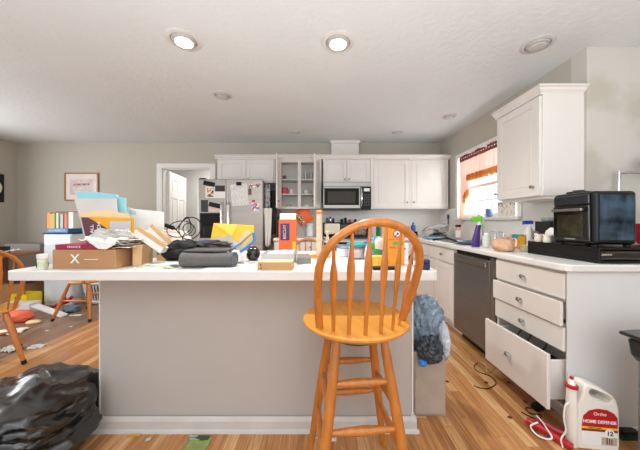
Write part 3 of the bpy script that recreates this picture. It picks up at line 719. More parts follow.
# white plastic and bottles near the range
bottle((.90, 4.08, CT+.0005), .035, .24, M_dkgreen, M_white, 'dark green bottle on the back counter right of the range')
bottle((.99, 4.12, CT+.0005), .035, .20, M_white, M_white, 'white bottle beside the dark green one on the back counter')
bottle((1.33, 4.02, CT+.0005), .04, .19, mat('sp blue', (70,110,190), .4), M_white, 'blue squeeze bottle at the back right counter corner')
bottle((1.44, 4.06, CT+.0005), .035, .22, mat('sp blue2', (60,90,170), .4), M_blue, 'taller royal blue bottle at the back right counter corner')
bottle((1.25, 4.1, CT+.0005), .03, .13, M_red, M_white, 'small red and white bottle next to the blue squeeze bottle')
boxy('box', 'black box behind the silver roasting pan', 'box', (1.40, 3.98, CT+.0005), .14, .06, .08, M_black)

# right counter items
def onC(px, py): d = 260*(CAMZ-CT)/(py-221.5); return ((px-321)/260*d, d)
# roasting pan tilted + colander
o = thing('roasting_pan', 'silver oval pan tilted over in the back right counter corner', 'pan', (1.66, 3.72, CT+.001), radians(-10))
ax = Matrix.Rotation(radians(-14), 3, 'Y')
MB().lathe([(.12,0),(.15,.02),(.17,.09),(.175,.095),(.165,.09),(.14,.02),(.002,.015)], sx=1.1, sy=.75, axis=ax, c=(0,0,.045)).build('body', M_chrome, o)
MB().lathe([(.17,.096),(.172,.10),(.12,.135),(.02,.15)], sx=1.1, sy=.75, axis=ax, c=(0,0,.045)).build('lid', mat('pan lid', (198,200,202), .25, .7), o)
MB().lathe([(.11,0),(.15,.04),(.14,.044),(.1,.01)], c=(0,0,.0)).build('lower_pan', M_steeld, o)
boxy('tray', 'blue-grey tray lying on the counter before the silver pan', 'tray', (1.53, 3.44, CT+.0070), .30, .22, .022, mat('blue grey', (112,146,166), .4), bevel=.006)
o = thing('skillet', 'flat blue-grey skillet with a dark handle lying by the sink', 'pan', (1.50, 2.62, CT+.0075), radians(12))
MB().lathe([(.10,0),(.12,.012),(.135,.03),(.13,.03),(.11,.01),(.002,.008)]).build('body', mat('skillet', (96,118,136), .35, .3), o)
MB().tube([(-.12,.04,.028),(-.2,.09,.06),(-.28,.2,.03)], [.012,.012,.010], 8).build('handle', M_black, o)
# spray bottle purple + green
X, Y = 1.42, 2.385
o = thing('spray_bottle', 'purple spray bottle with a lime green trigger head', 'spray bottle', (X, Y, CT+.0005))
def spr(u, v):
    a = 2*pi*u; h = .20*v
    rx = .036*(1-.25*v) + .004*sin(v*6); ry = .022*(1-.3*v)
    return (rx*cos(a)+.028*v*v, ry*sin(a), h)
mb = MB().grid(spr, 20, 14); mb.f.append(tuple(range(19,-1,-1))); mb.smooth = True
mb.build('body', M_purple, o)
MB().tube([(.026,0,.195),(.03,0,.235)], .013).build('collar', M_white, o)
MB().add([], []).prism3([(-.03,-.014,.235),(-.045,-.014,.262),(-.03,-.014,.278),(.05,-.014,.275),(.065,-.014,.25),(.045,-.014,.232)], (0,.028,0)).build('trigger_head', M_green, o, bevel=.005)
MB().tube(arc((.048,0,.235),(.075,0,.21),(.07,0,.165)), .006, 8).build('trigger', M_green, o)
bottle((1.50, 2.36, CT+.0005), .033, .13, mat('cloudy', (214,216,206), .4), M_white, 'cloudy white dish soap bottle right of the purple spray bottle', neck=.5)
bottle((1.82, 3.45, CT+.001), .036, .19, mat('pinkish', (230,160,156), .4), M_black, 'pink and white soap jar beneath the window', neck=.8, band=mat('white band', (240,236,232), .5))
# faucet
o = thing('faucet', 'chrome gooseneck kitchen faucet below the window', 'faucet', (1.87, 3.0, CT+.0005))
MB().lathe([(.03,0),(.028,.01),(.016,.04),(.014,.06)]).tube([(0,0,.05),(0,0,.27)]+[(-.035+.035*cos(a), 0, .27+.035*sin(a)) for a in [i*pi/8 for i in range(1,9)]]+[(-.07,0,.235)], .011, 12).build('spout', M_chrome, o)
MB().tube([(0,.0,.05),(0,-.06,.11)], .007).build('lever', M_chrome, o)
for x, y, lb in ((1.90, 2.83, 'chrome soap pump right of the kitchen faucet'), (1.90, 2.70, 'second chrome sprayer, farther right along the sink back')):
    o = thing('soap_pump', lb, 'soap pump', (x, y, CT+.0005)); MB().lathe([(.02,0),(.016,.02),(.012,.08),(.008,.12)], seg=14).build('body', M_chrome, o); MB().tube([(0,0,.115),(-.05,0,.125)], .006).build('nozzle', M_chrome, o)
o = cup((1.93, 2.98, WZ0), .036, .09, mat('slate blue', (84,110,150), .4), 'slate blue tumbler with a straw on the window sill', 'tumbler', 'cup', False)
MB().tube([(-.01,0,.01),(-.005,-.075,.16)], .004, 8).build('straw', mat('straw', (226,190,180), .5), o)
boxy('sponge_holder', 'blue and white rags lumped on the counter by the sink', 'rag', (1.52, 2.20, CT+.0005), .12, .1, .03, multi_mat('rags', [(200,214,226),(86,130,180),(232,232,232),(60,100,160)], 30), .3, .01)
# tan bag
X, Y = 1.445, 2.06
o = thing('handbag', 'tan canvas bag slumped on the counter by the toaster oven', 'bag', (X, Y, CT+.0005), radians(70))
MB().blob((0,0,.045), .10, .08, .055, .12, 2.2, 4, floorz=0, seed=3).build('body', M_tan, o)
MB().tube(arc((-.07,-.06,.04),(0,-.10,.15),(.06,-.05,.05),12), .007, 8).build('strap', mat('tan strap', (236,206,180), .8), o)
MB().blob((-.01,-.01,.098), .03, .025, .018, .2, 3, 3, seed=5).build('flap', mat('tan flap', (190,144,114), .85), o)
# orange detergent box etc.
boxy('box', 'orange box with a blue and green picture standing behind the tan bag', 'box', (1.72, 2.27, CT+.0005), .10, .04, .12, multi_mat('veg box', [(236,160,40),(240,170,50),(60,150,170),(236,150,40),(90,160,70)], 26), -.4)
o = thing('flower_pot', 'small arrangement of colourful artificial flowers on the counter', 'plant', (1.70, 2.06, CT+.0005))
MB().lathe([(.03,0),(.04,.06),(.036,.06),(.028,.01)]).build('pot', M_cream, o)
mb = MB(); 
for i in range(26):
    a, r_, h = random.uniform(0,6.3), random.uniform(0,.05), random.uniform(.06,.15); mb.blob((r_*cos(a), r_*sin(a), h), .014, .014, .012, .2, 3, 1, seed=i)
mb.build('blossoms', multi_mat('flowers', [(60,110,60),(220,80,120),(80,100,200),(240,236,230),(200,60,60),(90,140,80)], 50), o)
o = thing('spray_bottle', 'white spray bottle with a blue trigger behind the artificial flowers', 'spray bottle', (1.80, 2.25, CT+.0005))
MB().lathe([(.034,0),(.036,.005),(.036,.14),(.014,.19),(.012,.21)], seg=20).build('body', M_white, o)
MB().box(-.05,.03,-.012,.012,.21,.24).box(-.055,-.045,-.008,.008,.205,.235).build('trigger_head', mat('royal', (40,60,190), .4), o, bevel=.004)
bottle((1.60, 2.04, CT+.0005), .03, .05, mat('pale yellow', (226,220,180), .4), M_cream, 'tiny pale yellow jar in front of the flowers', 'jar', 'jar', neck=.9)
# small shelf with bin and jars
o = thing('shelf_riser', 'small wooden shelf riser standing left of the toaster oven', 'shelf', (1.83, 2.035, CT+.0005))
MB().box(-.10,.10,-.10,.10,.125,.143).build('board', M_brownwood, o, bevel=.002)
for sx in (-.09,.09): MB().box(sx-.008,sx+.008,-.09,.09,0,.1248).build('leg', M_black, o)
boxy('bin', 'dark brown bin on the wooden shelf riser', 'bin', (1.79, 2.04, CT+.1445), .11, .14, .09, M_dark)
boxy('box', 'black narrow box right of the dark bin on the riser', 'box', (1.872, 2.04, CT+.1445), .035, .12, .085, M_black)
bottle((1.905, 1.965, CT+.1445), .022, .10, M_palewood, M_palewood, 'pale wooden pepper mill on the shelf riser', 'pepper_mill', 'mill', neck=.6)
boxy('paper_stack', 'greyish plastic pouch heaped above the dark bin', 'pouch', (1.79, 2.04, CT+.2355), .08, .08, .03, mat('grey pouch', (150,156,152), .5), bevel=.012)
# jars stand on the drawer unit
# long black coffee pod drawer under the oven
DUH = .088
o = thing('pod_drawer', 'long black coffee pod drawer unit under the toaster oven', 'organizer', (1.75, 1.70, CT+.0005))
x0, x1, y0, y1 = -.222, .218, -.272, .222
MB().box(x0, x1, y0, y1, .0, .014).box(x0, x1, y0, y1, DUH-.012, DUH).box(x0, x0+.01, y0, y1, .014, DUH-.012).box(x1-.01, x1, y0, y1, .014, DUH-.012).box(x0+.01, x1-.01, y1-.01, y1, .014, DUH-.012).build('frame', M_black, o, bevel=.002)
mb = MB().box(x0+.02, x1-.02, y0+.006, y1-.02, .018, .07); mb.build('drawer', mat('brown black', (42,32,28), .35), o, bevel=.004)
MB().box(x0+.03, x1-.03, y0-.006, y0+.005, .028, .034).box(x0+.03, x1-.03, y0-.006, y0+.005, .058, .064).build('grille_bar', mat('grille', (90,86,84), .3, .5), o)
MB().box(x0+.012, x0+.07, y0-.001, y0+.0055, .045, .055).build('badge', M_chrome, o)
zt = CT+.0005+DUH
for y, hh, m, lb in ((1.862, .055, M_cream, 'left cream jar with crumpled tissue on the pod drawer'), (1.79, .055, mat('cream2', (240,232,214), .5), 'right cream jar beside the toaster oven')):
    bottle((1.56, y, zt+.0005), .026, hh, m, M_white, lb, 'jar', 'jar', neck=.85, sh=.6)
o = tag(MB().blob((1.62, 1.81, zt+.05), .035, .05, .05, .3, 3, 3, floorz=zt+.001, seed=8).build('tissue', M_paper), 'crumpled white tissue behind the cream jars', 'tissue')
# toaster oven (air fryer)
OX, OY = 1.53, 1.455
o = thing('toaster_oven', 'black air fryer toaster oven with blue film on its side', 'toaster oven', (OX, OY, zt+.0005))
sx, sy, sz = .245, .268, .318
MB().box(.006, sx, 0, sy, .012, sz).build('body', M_black, o, bevel=.022, seg=5)
for a in (.03, sx-.03):
    for b in (.03, sy-.03): MB().lathe([(.014,0),(.014,.0118)], c=(a, b, 0), seg=12).build('foot', M_black, o)
# front face at -X
MB().box(-.006, .0055, .025, sy-.02, .245, .30).build('control_panel', mat('ctrl', (30,34,40), .1, coat=.6), o, bevel=.004)
d = MB().box(-.008, .0055, .022, sy-.018, .03, .238).build('door', M_blackg, o, bevel=.005)
MB().box(-.010, -.0085, .055, sy-.05, .055, .185).build('door_window', mat('oven glass', (50,46,30), .12, var=.5, scale=14, coat=.4), d)
MB().box(-.036, -.022, .04, sy-.035, .205, .222).box(-.022, -.0085, .05, .062, .207, .22).box(-.022, -.0085, sy-.06, sy-.048, .207, .22).build('handle', M_steel, d, bevel=.003)
MB().box(-.0095,-.0085,.10,.17,.036,.043).build('badge', M_chrome, d)
MB().box(.028, sx-.022, -.0015, -.0004, .04, .295).build('protective_film', mat('blue film', (74,96,120), .14, .9, var=.8, scale=11, bump=1, bscale=16), o)
boxy_l = MB().lathe([(.055,0),(.06,.006),(.058,.014),(.03,.018),(.028,.024),(.004,.026)]).build('pan_lid', M_black, loc=(1.64, 1.655, zt+sz+.0006+.0002)); tag(boxy_l, 'round black lid lying on top of the toaster oven', 'lid')
# wire rack behind the oven
o = thing('wire_rack', 'chrome wire rack rising behind the toaster oven at the right wall', 'rack', (2.195, 1.80, CT+.0005))
mb = MB()
for x in (-.04, .5):
    for y in (-.08, .08): mb.tube([(x, y, 0), (x, y, .60)], .010, 10)
mb.build('posts', M_chrome, o)
mb = MB()
for z in (.58,):
    for y in (-.08, .08): mb.tube([(-.04, y, z), (.5, y, z)], .006, 8)
    for i in range(14): mb.tube([(-.03+i*.04, -.08, z+.004), (-.03+i*.04, .08, z+.004)], .0025, 6)
mb.build('shelf', M_chrome, o)
tag(MB().blob((2.42, 1.80, CT+.0005+.65), .17, .07, .045, .25, 3, 4, seed=4).build('plastic_bag', mat('clear bag', (198,204,212), .25, var=.25, scale=22, bump=.5)), 'crinkled clear plastic bag on the chrome wire rack', 'bag')
boxy('carton', 'red and white carton on the counter right of the oven', 'box', (2.06, 1.62, CT+.0005), .16, .10, .22, multi_mat('carton', [(236,232,228),(196,30,50),(236,232,228)], 9))

# paper with two drawn faces hanging below cabinet / window
o = MB().box(-.0015, 0, -.13, .13, 0, .155).build('card', multi_mat('face print', [(240,234,226),(236,226,214),(226,200,180),(240,236,230)], 60), loc=(1.93, 2.73, 1.34)); 
o.location = (1.945, 2.73, WZ0); tag(o, 'cream printed card with two dark curls standing on the window sill', 'card')
for s_ in (-.09, .085):
    MB().tube([(-.0025, s_+.028*cos(a), .125+.020*sin(a)) for a in [i*pi/8 for i in range(-1,10)]], .005, 6).build('curl', mat('curl ink', (92,84,80), .6), o)
# blue brush hanging on backsplash
o = thing('scrub_brush', 'violet scrub brush hanging on the backsplash left of the window', 'brush', (1.955, 4.0, 1.10))
MB().tube([(0,0,0),(0,0,.09)], .008).build('handle', M_purple, o); MB().box(-.009,.009,-.02,.02,.09,.15).build('head', M_purple, o, bevel=.004)

# ------------------------------------------------------------------ curtain
cv = thing('window_curtain', 'pink sheer valance with maroon heading and gold ruffle on the window', 'curtain', (1.93, 3.15, 2.04))
MB().tube([(1.925, 2.56, 2.00), (1.925, 3.60, 2.00)], .008).build('rod', M_white, cv, w=True)
M_sheer = sheer('pink sheer', (210, 172, 160), .08); M_head = mat('maroon heading', (140, 78, 76), .9, var=.2, scale=30); M_ruf = sheer('gold ruffle', (186, 124, 62), .04)
M_tail = sheer('floral tail', (222, 196, 172), .15)
def cur(y0, y1, za, zb, am, fq, ph=0):
    def fn(u, v):
        y = y0+(y1-y0)*u; a = za(u) if callable(za) else za; b = zb(u) if callable(zb) else zb
        return (1.922+am*sin(fq*u+ph)+.004*sin(fq*2.7*u), y, a+(b-a)*v)
    return fn
def strip(name, m, *a):
    mb = MB().grid(cur(*a), 130, 6); mb.smooth = True; return mb.build(name, m, cv, w=True)
strip('heading', M_head, 2.57, 3.57, lambda u: 2.032+.012*noise.noise(Vector((u*40,0,0)))+.008*sin(u*23), 1.955, .012, 130)
strip('valance', M_sheer, 2.57, 3.05, 1.956, 1.76, .013, 60)
strip('valance', M_sheer, 3.06, 3.57, 1.956, lambda u: 1.76-.02*u, .013, 80)
strip('ruffle', M_ruf, 2.57, 3.05, 1.759, lambda u: 1.685+.012*sin(u*31), .020, 90)
strip('ruffle', M_ruf, 3.06, 3.42, 1.759, lambda u: 1.685+.012*sin(u*37), .020, 90)
strip('tail', M_sheer, 3.40, 3.57, lambda u: 1.74, lambda u: 1.58-.22*u, .015, 28)
strip('tail_ruffle', M_ruf, 3.40, 3.50, lambda u: 1.58-.09*u, lambda u: 1.50-.12*u, .018, 20)
strip('tail_print', M_tail, 3.46, 3.57, lambda u: 1.49-.12*u, lambda u: 1.35-.28*u, .014, 18)

# ------------------------------------------------------------------ island
o = thing('kitchen_island', 'long white-grey kitchen island base with baseboard', 'kitchen island', (-.355, 1.7, 0))
IX0, IX1, IYF, IYB = -1.218, .502, 1.434, 2.0
MB().box(IX0+.004, IX1-.004, IYF, IYB, 0, .863).build('panel', M_isl, o, w=True)
MB().box(IX0-.003, IX0+.0035, IYF-.006, IYB, .0, .863).build('corner_trim', M_trim, o, w=True, bevel=.002)
MB().box(IX1-.0035, IX1+.006, IYF-.006, IYB, 0, .863).build('corner_trim', M_trim, o, w=True, bevel=.002)
mb = MB()
mb.prism3([(IX0-.02, IYF-.0065, 0), (IX0-.02, IYF-.020, 0), (IX0-.02, IYF-.020, .058), (IX0-.02, IYF-.012, .074), (IX0-.02, IYF-.0065, .078)], (IX1-IX0+.04, 0, 0))
mb.box(IX0-.02, IX0-.0035, IYF-.006, IYB, 0, .076).box(IX1+.0065, IX1+.020, IYF-.006, IYB, 0, .076)
mb.prism3([(IX0-.03, IYF-.0205, 0), (IX0-.03, IYF-.032, 0), (IX0-.03, IYF-.028, .012), (IX0-.03, IYF-.0205, .018)], (IX1-IX0+.06, 0, 0))
mb.build('baseboard', M_isl if False else mat('island base trim', (206,199,193), .5), o, w=True)
IT = .912; IB = .864
def rr(x0, x1, y0, y1, r, n=6):
    P = []
    for cx, cy, a0 in ((x1-r, y0+r, -90), (x1-r, y1-r, 0), (x0+r, y1-r, 90), (x0+r, y0+r, 180)):
        for i in range(n+1):
            a = radians(a0+90*i/n); P.append((cx+r*cos(a), cy+r*sin(a)))
    return P
SX0, SX1, SY0, SY1 = -1.506, .562, 1.235, 2.09
tag(MB().prism(rr(SX0, SX1, SY0, SY1, .03), IB, IT).build('countertop', M_lam, bevel=.006, seg=3), 'thick white countertop slab on the kitchen island, buried in clutter', 'countertop')

# ------------------------------------------------------------------ bar stool and chairs
def spindle_path(p0, p1, widths, n=18):
    p0, p1 = Vector(p0), Vector(p1); P = []; R = []
    for i in range(n+1):
        t = i/n; P.append(p0.lerp(p1, t))
        for (ta, ra), (tb, rb) in zip(widths, widths[1:]):
            if ta <= t <= tb: R.append(ra+(rb-ra)*((t-ta)/(tb-ta))); break
    return P, R
def bow_back(parent, zs, ztop, ab, at, half, halfb, ang, nsp, m, rbow=.015, zc=None):
    """bow leaning to -Y in local axes; returns nothing. ab: y offset of bow feet, at: y offset at top"""
    zc = zc or zs+(ztop-zs)*.53
    def off(z): return -(ab+(at-ab)*(z-zs)/(ztop-zs))
    P = []
    for i in range(9):
        t = i/9; z = zs-.012+(zc-zs+.012)*t; P.append((-(halfb+(half-halfb)*sin(t*pi/2)), off(z), z))
    for i in range(0, 25):
        a = pi-pi*i/24; z = zc+(ztop-rbow-zc)*sin(a); P.append((half*cos(a), off(z), z))
    for i in range(8, -1, -1):
        t = i/9; z = zs-.012+(zc-zs+.012)*t; P.append((halfb+(half-halfb)*sin(t*pi/2), off(z), z))
    MB().tube(P, rbow, 12, flat=1.15, ref=(0,-1,.3)).build('bow', m, parent)
    for k in range(nsp):
        f = (k+.5)/nsp*2-1 if True else 0
        a = f*ang; rb = .187
        x0, y0 = rb*sin(a), -rb*cos(a)
        xt = f*half*.93; sa = math.sqrt(max(0, 1-(xt/half)**2)); zt_ = zc+(ztop-rbow-zc)*sa
        p0 = (x0, y0, zs-.008); p1 = (xt, off(zt_), zt_-.004)
        Pp, Rr = spindle_path(p0, p1, [(0,.0075),(.35,.0095),(.60,.0155),(.68,.0145),(.80,.0078),(1,.0055)])
        d_ = Vector((sin(a), -cos(a), 0))
        MB().tube(Pp, Rr, 10, flat=.62, ref=d_).build('spindle', m, parent)

def turned_leg(mb, p0, p1, r):
    P, R = spindle_path(p0, p1, [(0,r*.72),(.08,r*.9),(.35,r*1.05),(.6,r),(1,r*.72)], 14); mb.tube(P, R, 14); return mb
st = thing('bar_stool', 'honey oak swivel bar stool with spindle bow back before the island', 'bar stool', (.150, 1.136, 0), radians(5))
sh = bpy.data.objects.new('swivel_seat', None)
ZS = .735; ROT = radians(8)
# seat
seat = MB().lathe([(.10,ZS-.052),(.165,ZS-.047),(.205,ZS-.030),(.226,ZS-.014),(.228,ZS-.006),(.222,ZS),(.20,ZS-.001),(.15,ZS-.006),(.002,ZS-.009)], seg=56).build('seat', M_oak2, st)
seat.rotation_euler = (0,0,ROT)
bow_back(seat, ZS-.002, 1.160, .080, .236, .201, .176, radians(56), 6, M_oak, .0155, zc=.965)
MB().lathe([(.11,.655),(.12,.665),(.12,.6825)], seg=36).build('swivel_plate', M_black, st)
LT, LB = .095, .188; HT = .655
legs = {}
for sxn, syn in ((-1,-1),(1,-1),(1,1),(-1,1)):
    p0 = Vector((sxn*LT, syn*LT, .672)); p1 = Vector((sxn*LB, syn*LB, 0)); legs[(sxn,syn)] = (p0, p1)
    turned_leg(MB(), p0, p1, .0205).build('leg', M_oak, st)
def onleg(k, z):
    p0, p1 = legs[k]; t = (p0.z-z)/(p0.z-p1.z); return p0.lerp(p1, t)
def rung(mb, a, b, r):
    P, R = spindle_path(a, b, [(0,r*.55),(.2,r*.9),(.5,r*1.15),(.8,r*.9),(1,r*.55)], 14); mb.tube(P, R, 10); return mb
for ka, kb, zz in (((-1,-1),(1,-1),(.345,.515)), ((-1,1),(1,1),(.31,.475)), ((-1,-1),(-1,1),(.25,.42)), ((1,-1),(1,1),(.25,.42))):
    for z in zz: rung(MB(), onleg(ka, z), onleg(kb, z), .0145).build('stretcher', M_oak, st)

def windsor(name, label, loc, rotz, tips=True):
    c = thing(name, label, 'chair', loc, rotz); zs = .44
    s_ = MB().lathe([(.14,zs-.035),(.185,zs-.025),(.205,zs-.01),(.205,zs-.003),(.195,zs),(.002,zs-.006)], seg=40, sy=.97).build('seat', M_oak2, c)
    bow_back(c, zs, .955, .10, .30, .215, .165, radians(55), 6, M_oak, .014)
    L = {}
    for a, b in ((-1,-1),(1,-1),(1,1),(-1,1)):
        p0, p1 = Vector((a*.12, b*.12, zs-.028)), Vector((a*.215, b*.22, .018)); L[(a,b)] = (p0, p1)
        lg = turned_leg(MB(), p0, p1, .019).build('leg', M_oak, c)
        dv = (p1-p0).normalized()
        MB().tube([p1+dv*(-.012), Vector((p1.x, p1.y, p1.z))+dv*.0, Vector((p1.x+dv.x*.015, p1.y+dv.y*.015, 0.001))], [.016,.017,.016], 12).build('foot_cap', M_black, lg)
    def on(k, z): p0, p1 = L[k]; return p0.lerp(p1, (p0.z-z)/(p0.z-p1.z))
    a1, a2 = on((-1,-1), .22), on((-1,1), .22); b1, b2 = on((1,-1), .22), on((1,1), .22)
    rung(MB(), a1, a2, .012).build('stretcher', M_oak, c); rung(MB(), b1, b2, .012).build('stretcher', M_oak, c)
    rung(MB(), (a1+a2)/2, (b1+b2)/2, .012).build('stretcher', M_oak, c)
    return c
windsor('dining_chair', 'honey oak spindle-back dining chair at the left edge of the picture', (-2.70, 2.06, 0), radians(52))
windsor('dining_chair', 'oak dining chair standing past the island before the white basket', (-2.86, 3.20, 0), radians(88))
windsor('dining_chair', 'oak spindle-back chair in the kitchen beyond the orange box', (-.145, 2.72, 0), radians(180))

# ------------------------------------------------------------------ island clutter
def crumple(name, label, cat, pts, m, amp=.01, fr=9, th=.0012, n=16, seed=0, parent=None, minz=None):
    A, B, D, E = [Vector(p) for p in pts]     # a b / e d  -> corners in order
    nrm = (B-A).cross(E-A).normalized()
    def fn(u, v):
        p = A*(1-u)*(1-v)+B*u*(1-v)+D*u*v+E*(1-u)*v
        p = p + nrm*amp*(1-abs(2*noise.noise(Vector((u*fr*.4+seed, v*fr*.4, seed*2.3)))))*1.0 + nrm*amp*.5*noise.noise(Vector((u*fr+seed, v*fr, seed)))
        if minz is not None: p.z = max(p.z, minz)
        return p
    mb = MB().grid(fn, n, n)
    o = mb.build(name, m, parent, solid=th, smooth=True)
    if parent is None: tag(o, label, cat)
    return o
def sheet_px(name, label, cat, quad, m, th=.002, **k):
    """quad: four (px, py, depth) corners"""
    return crumple(name, label, cat, [IP(*q) for q in quad], m, th=th, **k)
def onI(px, py): d = 260*(CAMZ-IT)/(py-221.5); return ((px-321)/260*d, d)

# delivery box
o = thing('cardboard_box', 'long flat brown cardboard box printed with a white X', 'box', (-1.137, 1.42, IT+.0005))
MB().box(-.198, .118, -.128, .13, 0, .094).build('carton', M_card, o, bevel=.002)
text('X', .062, M_paper, o, (-.085, -.1295, .047), FRONT, bold=.001)
MB().box(-.04, .03, -.1295, -.1285, .045, .048).build('printed_line', M_paper, o)
zb = IT+.0945+.001
# magenta book
o = thing('book', 'magenta hardback lying on top of the brown box', 'book', (-1.235, 1.375, zb))
MB().box(-.095, .115, -.075, .07, 0, .004).box(-.095, .115, -.075, .07, .020, .024).box(-.095, .115, -.075, -.069, .004, .020).build('cover', M_magenta, o, bevel=.001)
MB().box(-.09, .11, -.068, .066, .0045, .0195).build('pages', M_paper, o)
text('FINANCE', .016, M_paper, o, (.0, -.0755, .012), FRONT)
# loose pages
crumple('paper', 'crumpled white sheet spilling over the front of the brown box', 'paper', [(-1.20,1.285,1.037),(-1.02,1.30,1.022),(-1.00,1.50,1.072),(-1.22,1.47,1.067)], M_paper, .028, 10, .0015, 20, 3)
sheet_px('paper', 'white page hanging down the box front', 'paper', [(84,239,1.285),(117,243,1.285),(106,249.5,1.284),(98,249,1.284)], M_paper, amp=.003)
sheet_px('plastic_sleeve', 'grey-white crumpled plastic sleeve under the yellow magazine', 'sleeve', [(88,238,1.33),(136,238,1.34),(130,231,1.36),(100,230,1.36)], M_greyp, amp=.018, seed=9)
for i in range(5):
    a = random.uniform(-.2,.2); cx, cy = -1.035+random.uniform(-.01,.02), 1.40+random.uniform(-.02,.03)
    crumple('paper', ['lowest curling printed page at the right end of the brown box','printed page second up on the right end of the box','middle curling page of the stack on the box end','printed page next to the top of the box-end stack','topmost curling printed page on the right end of the box'][i], 'paper',
        [(cx-.09,cy-.09,zb+.006+i*.009),(cx+.07,cy-.09,zb+.004+i*.009),(cx+.075,cy+.09,zb+.006+i*.009),(cx-.08,cy+.09,zb+.005+i*.009)], print_mat('page %d'%i, (236,228,216), [(196,120,96),(150,140,130),(200,150,120),(120,120,120),(180,160,150)][i], 70), .006, 8, .0015, 12, i)
# magazine, yellow & plum
def leaf(name, label, cat, quad, m, th=.004):
    P = [IP(*q) for q in quad]
    return P
o = thing('magazine', 'yellow and plum folder lettered in white, leaning upright on the box', 'magazine', (-1.20, 1.44, zb))
def lp(px, py, d, o=o): return IP(px, py, d)-Vector(o.location)
TH = Vector((0,.004,0)); d0 = 1.442
q = [lp(81,217,1.46), lp(134,218.5,1.46), lp(134.5,243.5,d0), lp(87,243.5,d0)]
M_yel2 = mat('amber cover', (230, 164, 26), .5)
MB().prism3(q, (0,.004,0)).build('cover', M_yel2, o)
MB().prism3([lp(81,217.3,1.4585), lp(88,217.5,1.4585), lp(110,230,1.449), lp(110,243.3,1.4405), lp(87,243.3,1.4405)], (0,-.0006,0)).build('plum_panel', mat('plum', (98,58,70), .5), o)
MB().prism3([lp(110,221,1.454), lp(131,221,1.454), lp(131,234,1.446), lp(110,234,1.446)], (0,-.002,0)).build('picture', mat('pic grey', (188,184,182), .5), o)
text('ALL', .030, M_paper, o, lp(92,229,1.4445), (radians(80), radians(-90), 0), bold=.0004)
text('CH', .030, M_paper, o, lp(99,226,1.4455), (radians(80), radians(-90), 0), bold=.0004)
def board(name, label, cat, quad, m, th=.003, base=None):
    P = [IP(*q) for q in quad]; c = sum(P, Vector())/len(P); c.z = min(p.z for p in P)
    ob = MB().prism3([p-c for p in P], (0, th, 0)).build(name, m, loc=c, bevel=.0008); return tag(ob, label, cat)
board('envelope', 'manila envelope standing behind the yellow folder', 'envelope', [(80,212.5,1.50),(105,210.5,1.50),(129,214,1.50),(131,243,1.49),(86,243,1.49)], M_manila)
board('folder', 'pale grey folder rising behind the manila envelope', 'folder', [(74,198.5,1.53),(116,198.5,1.53),(118,215,1.52),(119,243,1.51),(86,242,1.51)], mat('folder grey', (212,206,202), .6))
board('folder', 'light blue folder, tallest of the stack on the box', 'folder', [(76,191.5,1.56),(97,192,1.56),(116,194.5,1.56),(118,197,1.56),(125.5,198,1.56),(126,241,1.54),(84,241,1.54)], M_ltblue, .008)
board('envelope', 'large white envelope standing with a slanted top edge', 'envelope', [(127,207,1.62),(134,209,1.62),(164,212,1.62),(163,258.2,1.60),(127,258.2,1.60)], M_paper)
board('stamp_label', 'grey postage mark near the corner of the large white envelope', 'label', [(129,209.3,1.616),(136,211,1.616),(136,215,1.614),(129,214,1.614)], mat('stamp', (206,208,214), .6), .0008)
# boxes right of it
boxy('box', 'tan upright cardboard box beside the flat X box', 'box', (-.972, 1.42, IT+.0005), .045, .12, .112, M_cardl, .15)
boxy('box', 'slim carton with teal and yellow print left of the black bag', 'box', (-.905, 1.50, IT+.0005), .05, .07, .12, multi_mat('cereal', [(228,180,110),(60,160,160),(230,200,90),(222,180,130)], 60), .1)
for i, (p, q, lb) in enumerate((((138,228),(166,247),'left tan-edged book leaning over the clutter'), ((151,225),(171,243),'right tan-edged book leaning over the clutter'))):
    a, b = IP(p[0], p[1], 1.40+i*.08), IP(q[0], q[1], 1.39+i*.08)
    u = (b-a).normalized(); n_ = Vector((0,1,0)); v = u.cross(n_).normalized()
    if v.z < 0: v = -v
    c = (a+b)/2
    o = thing('book', lb, 'book', tuple(c))
    MB().obox((0,0,0), u, v, n_, (b-a).length, .022, .006).build('cover', M_cardl, o)
    MB().obox(-v*.028+Vector((0,.02,0)), u, v, n_, (b-a).length*.93, .032, .05).build('pages', M_paper, o)
crumple('wrapping_paper', 'pale pink tissue paper heaped beneath the wire coil', 'paper', [IP(150,229,1.78),IP(186,230,1.80),IP(198,248,1.70),IP(158,250,1.68)], mat('pink tissue', (236,218,204), .7), .02, 9, .0012, 16, 5)
# black jacket
tag(MB().blob((-.81, 1.52, IT+.06), .12, .085, .064, .25, 2.6, 4, floorz=IT+.0005, seed=2).build('bag', mat('black cloth', (26,26,28), .85)), 'crumpled black bag between the books and the grey pouch', 'bag')
tag(MB().blob((-.66, 1.55, IT+.095), .12, .06, .028, .3, 3, 4, seed=6).build('glove', mat('black glove', (44,44,48), .7)), 'black work glove thrown on top of the grey pouch', 'glove')
# flat magazines
for i in range(3):
    x, y = onI(158, 264); y = 1.40+i*.012
    o = MB().box(-.09,.09,-.06,.06,0,.005).build('magazine', print_mat('mag%d'%i, [(226,224,206),(206,214,196),(238,236,232)][i], [(120,140,90),(90,110,96),(120,120,120)][i], 60), loc=(-.835+i*.008, y-.04, IT+.0005+i*.0055), rot=(0,0,(-.1,.12,-.05)[i]))
    tag(o, ['lowest green-printed magazine in front of the black bag','middle green-printed magazine in front of the black bag','topmost pale magazine in front of the black bag'][i], 'magazine')
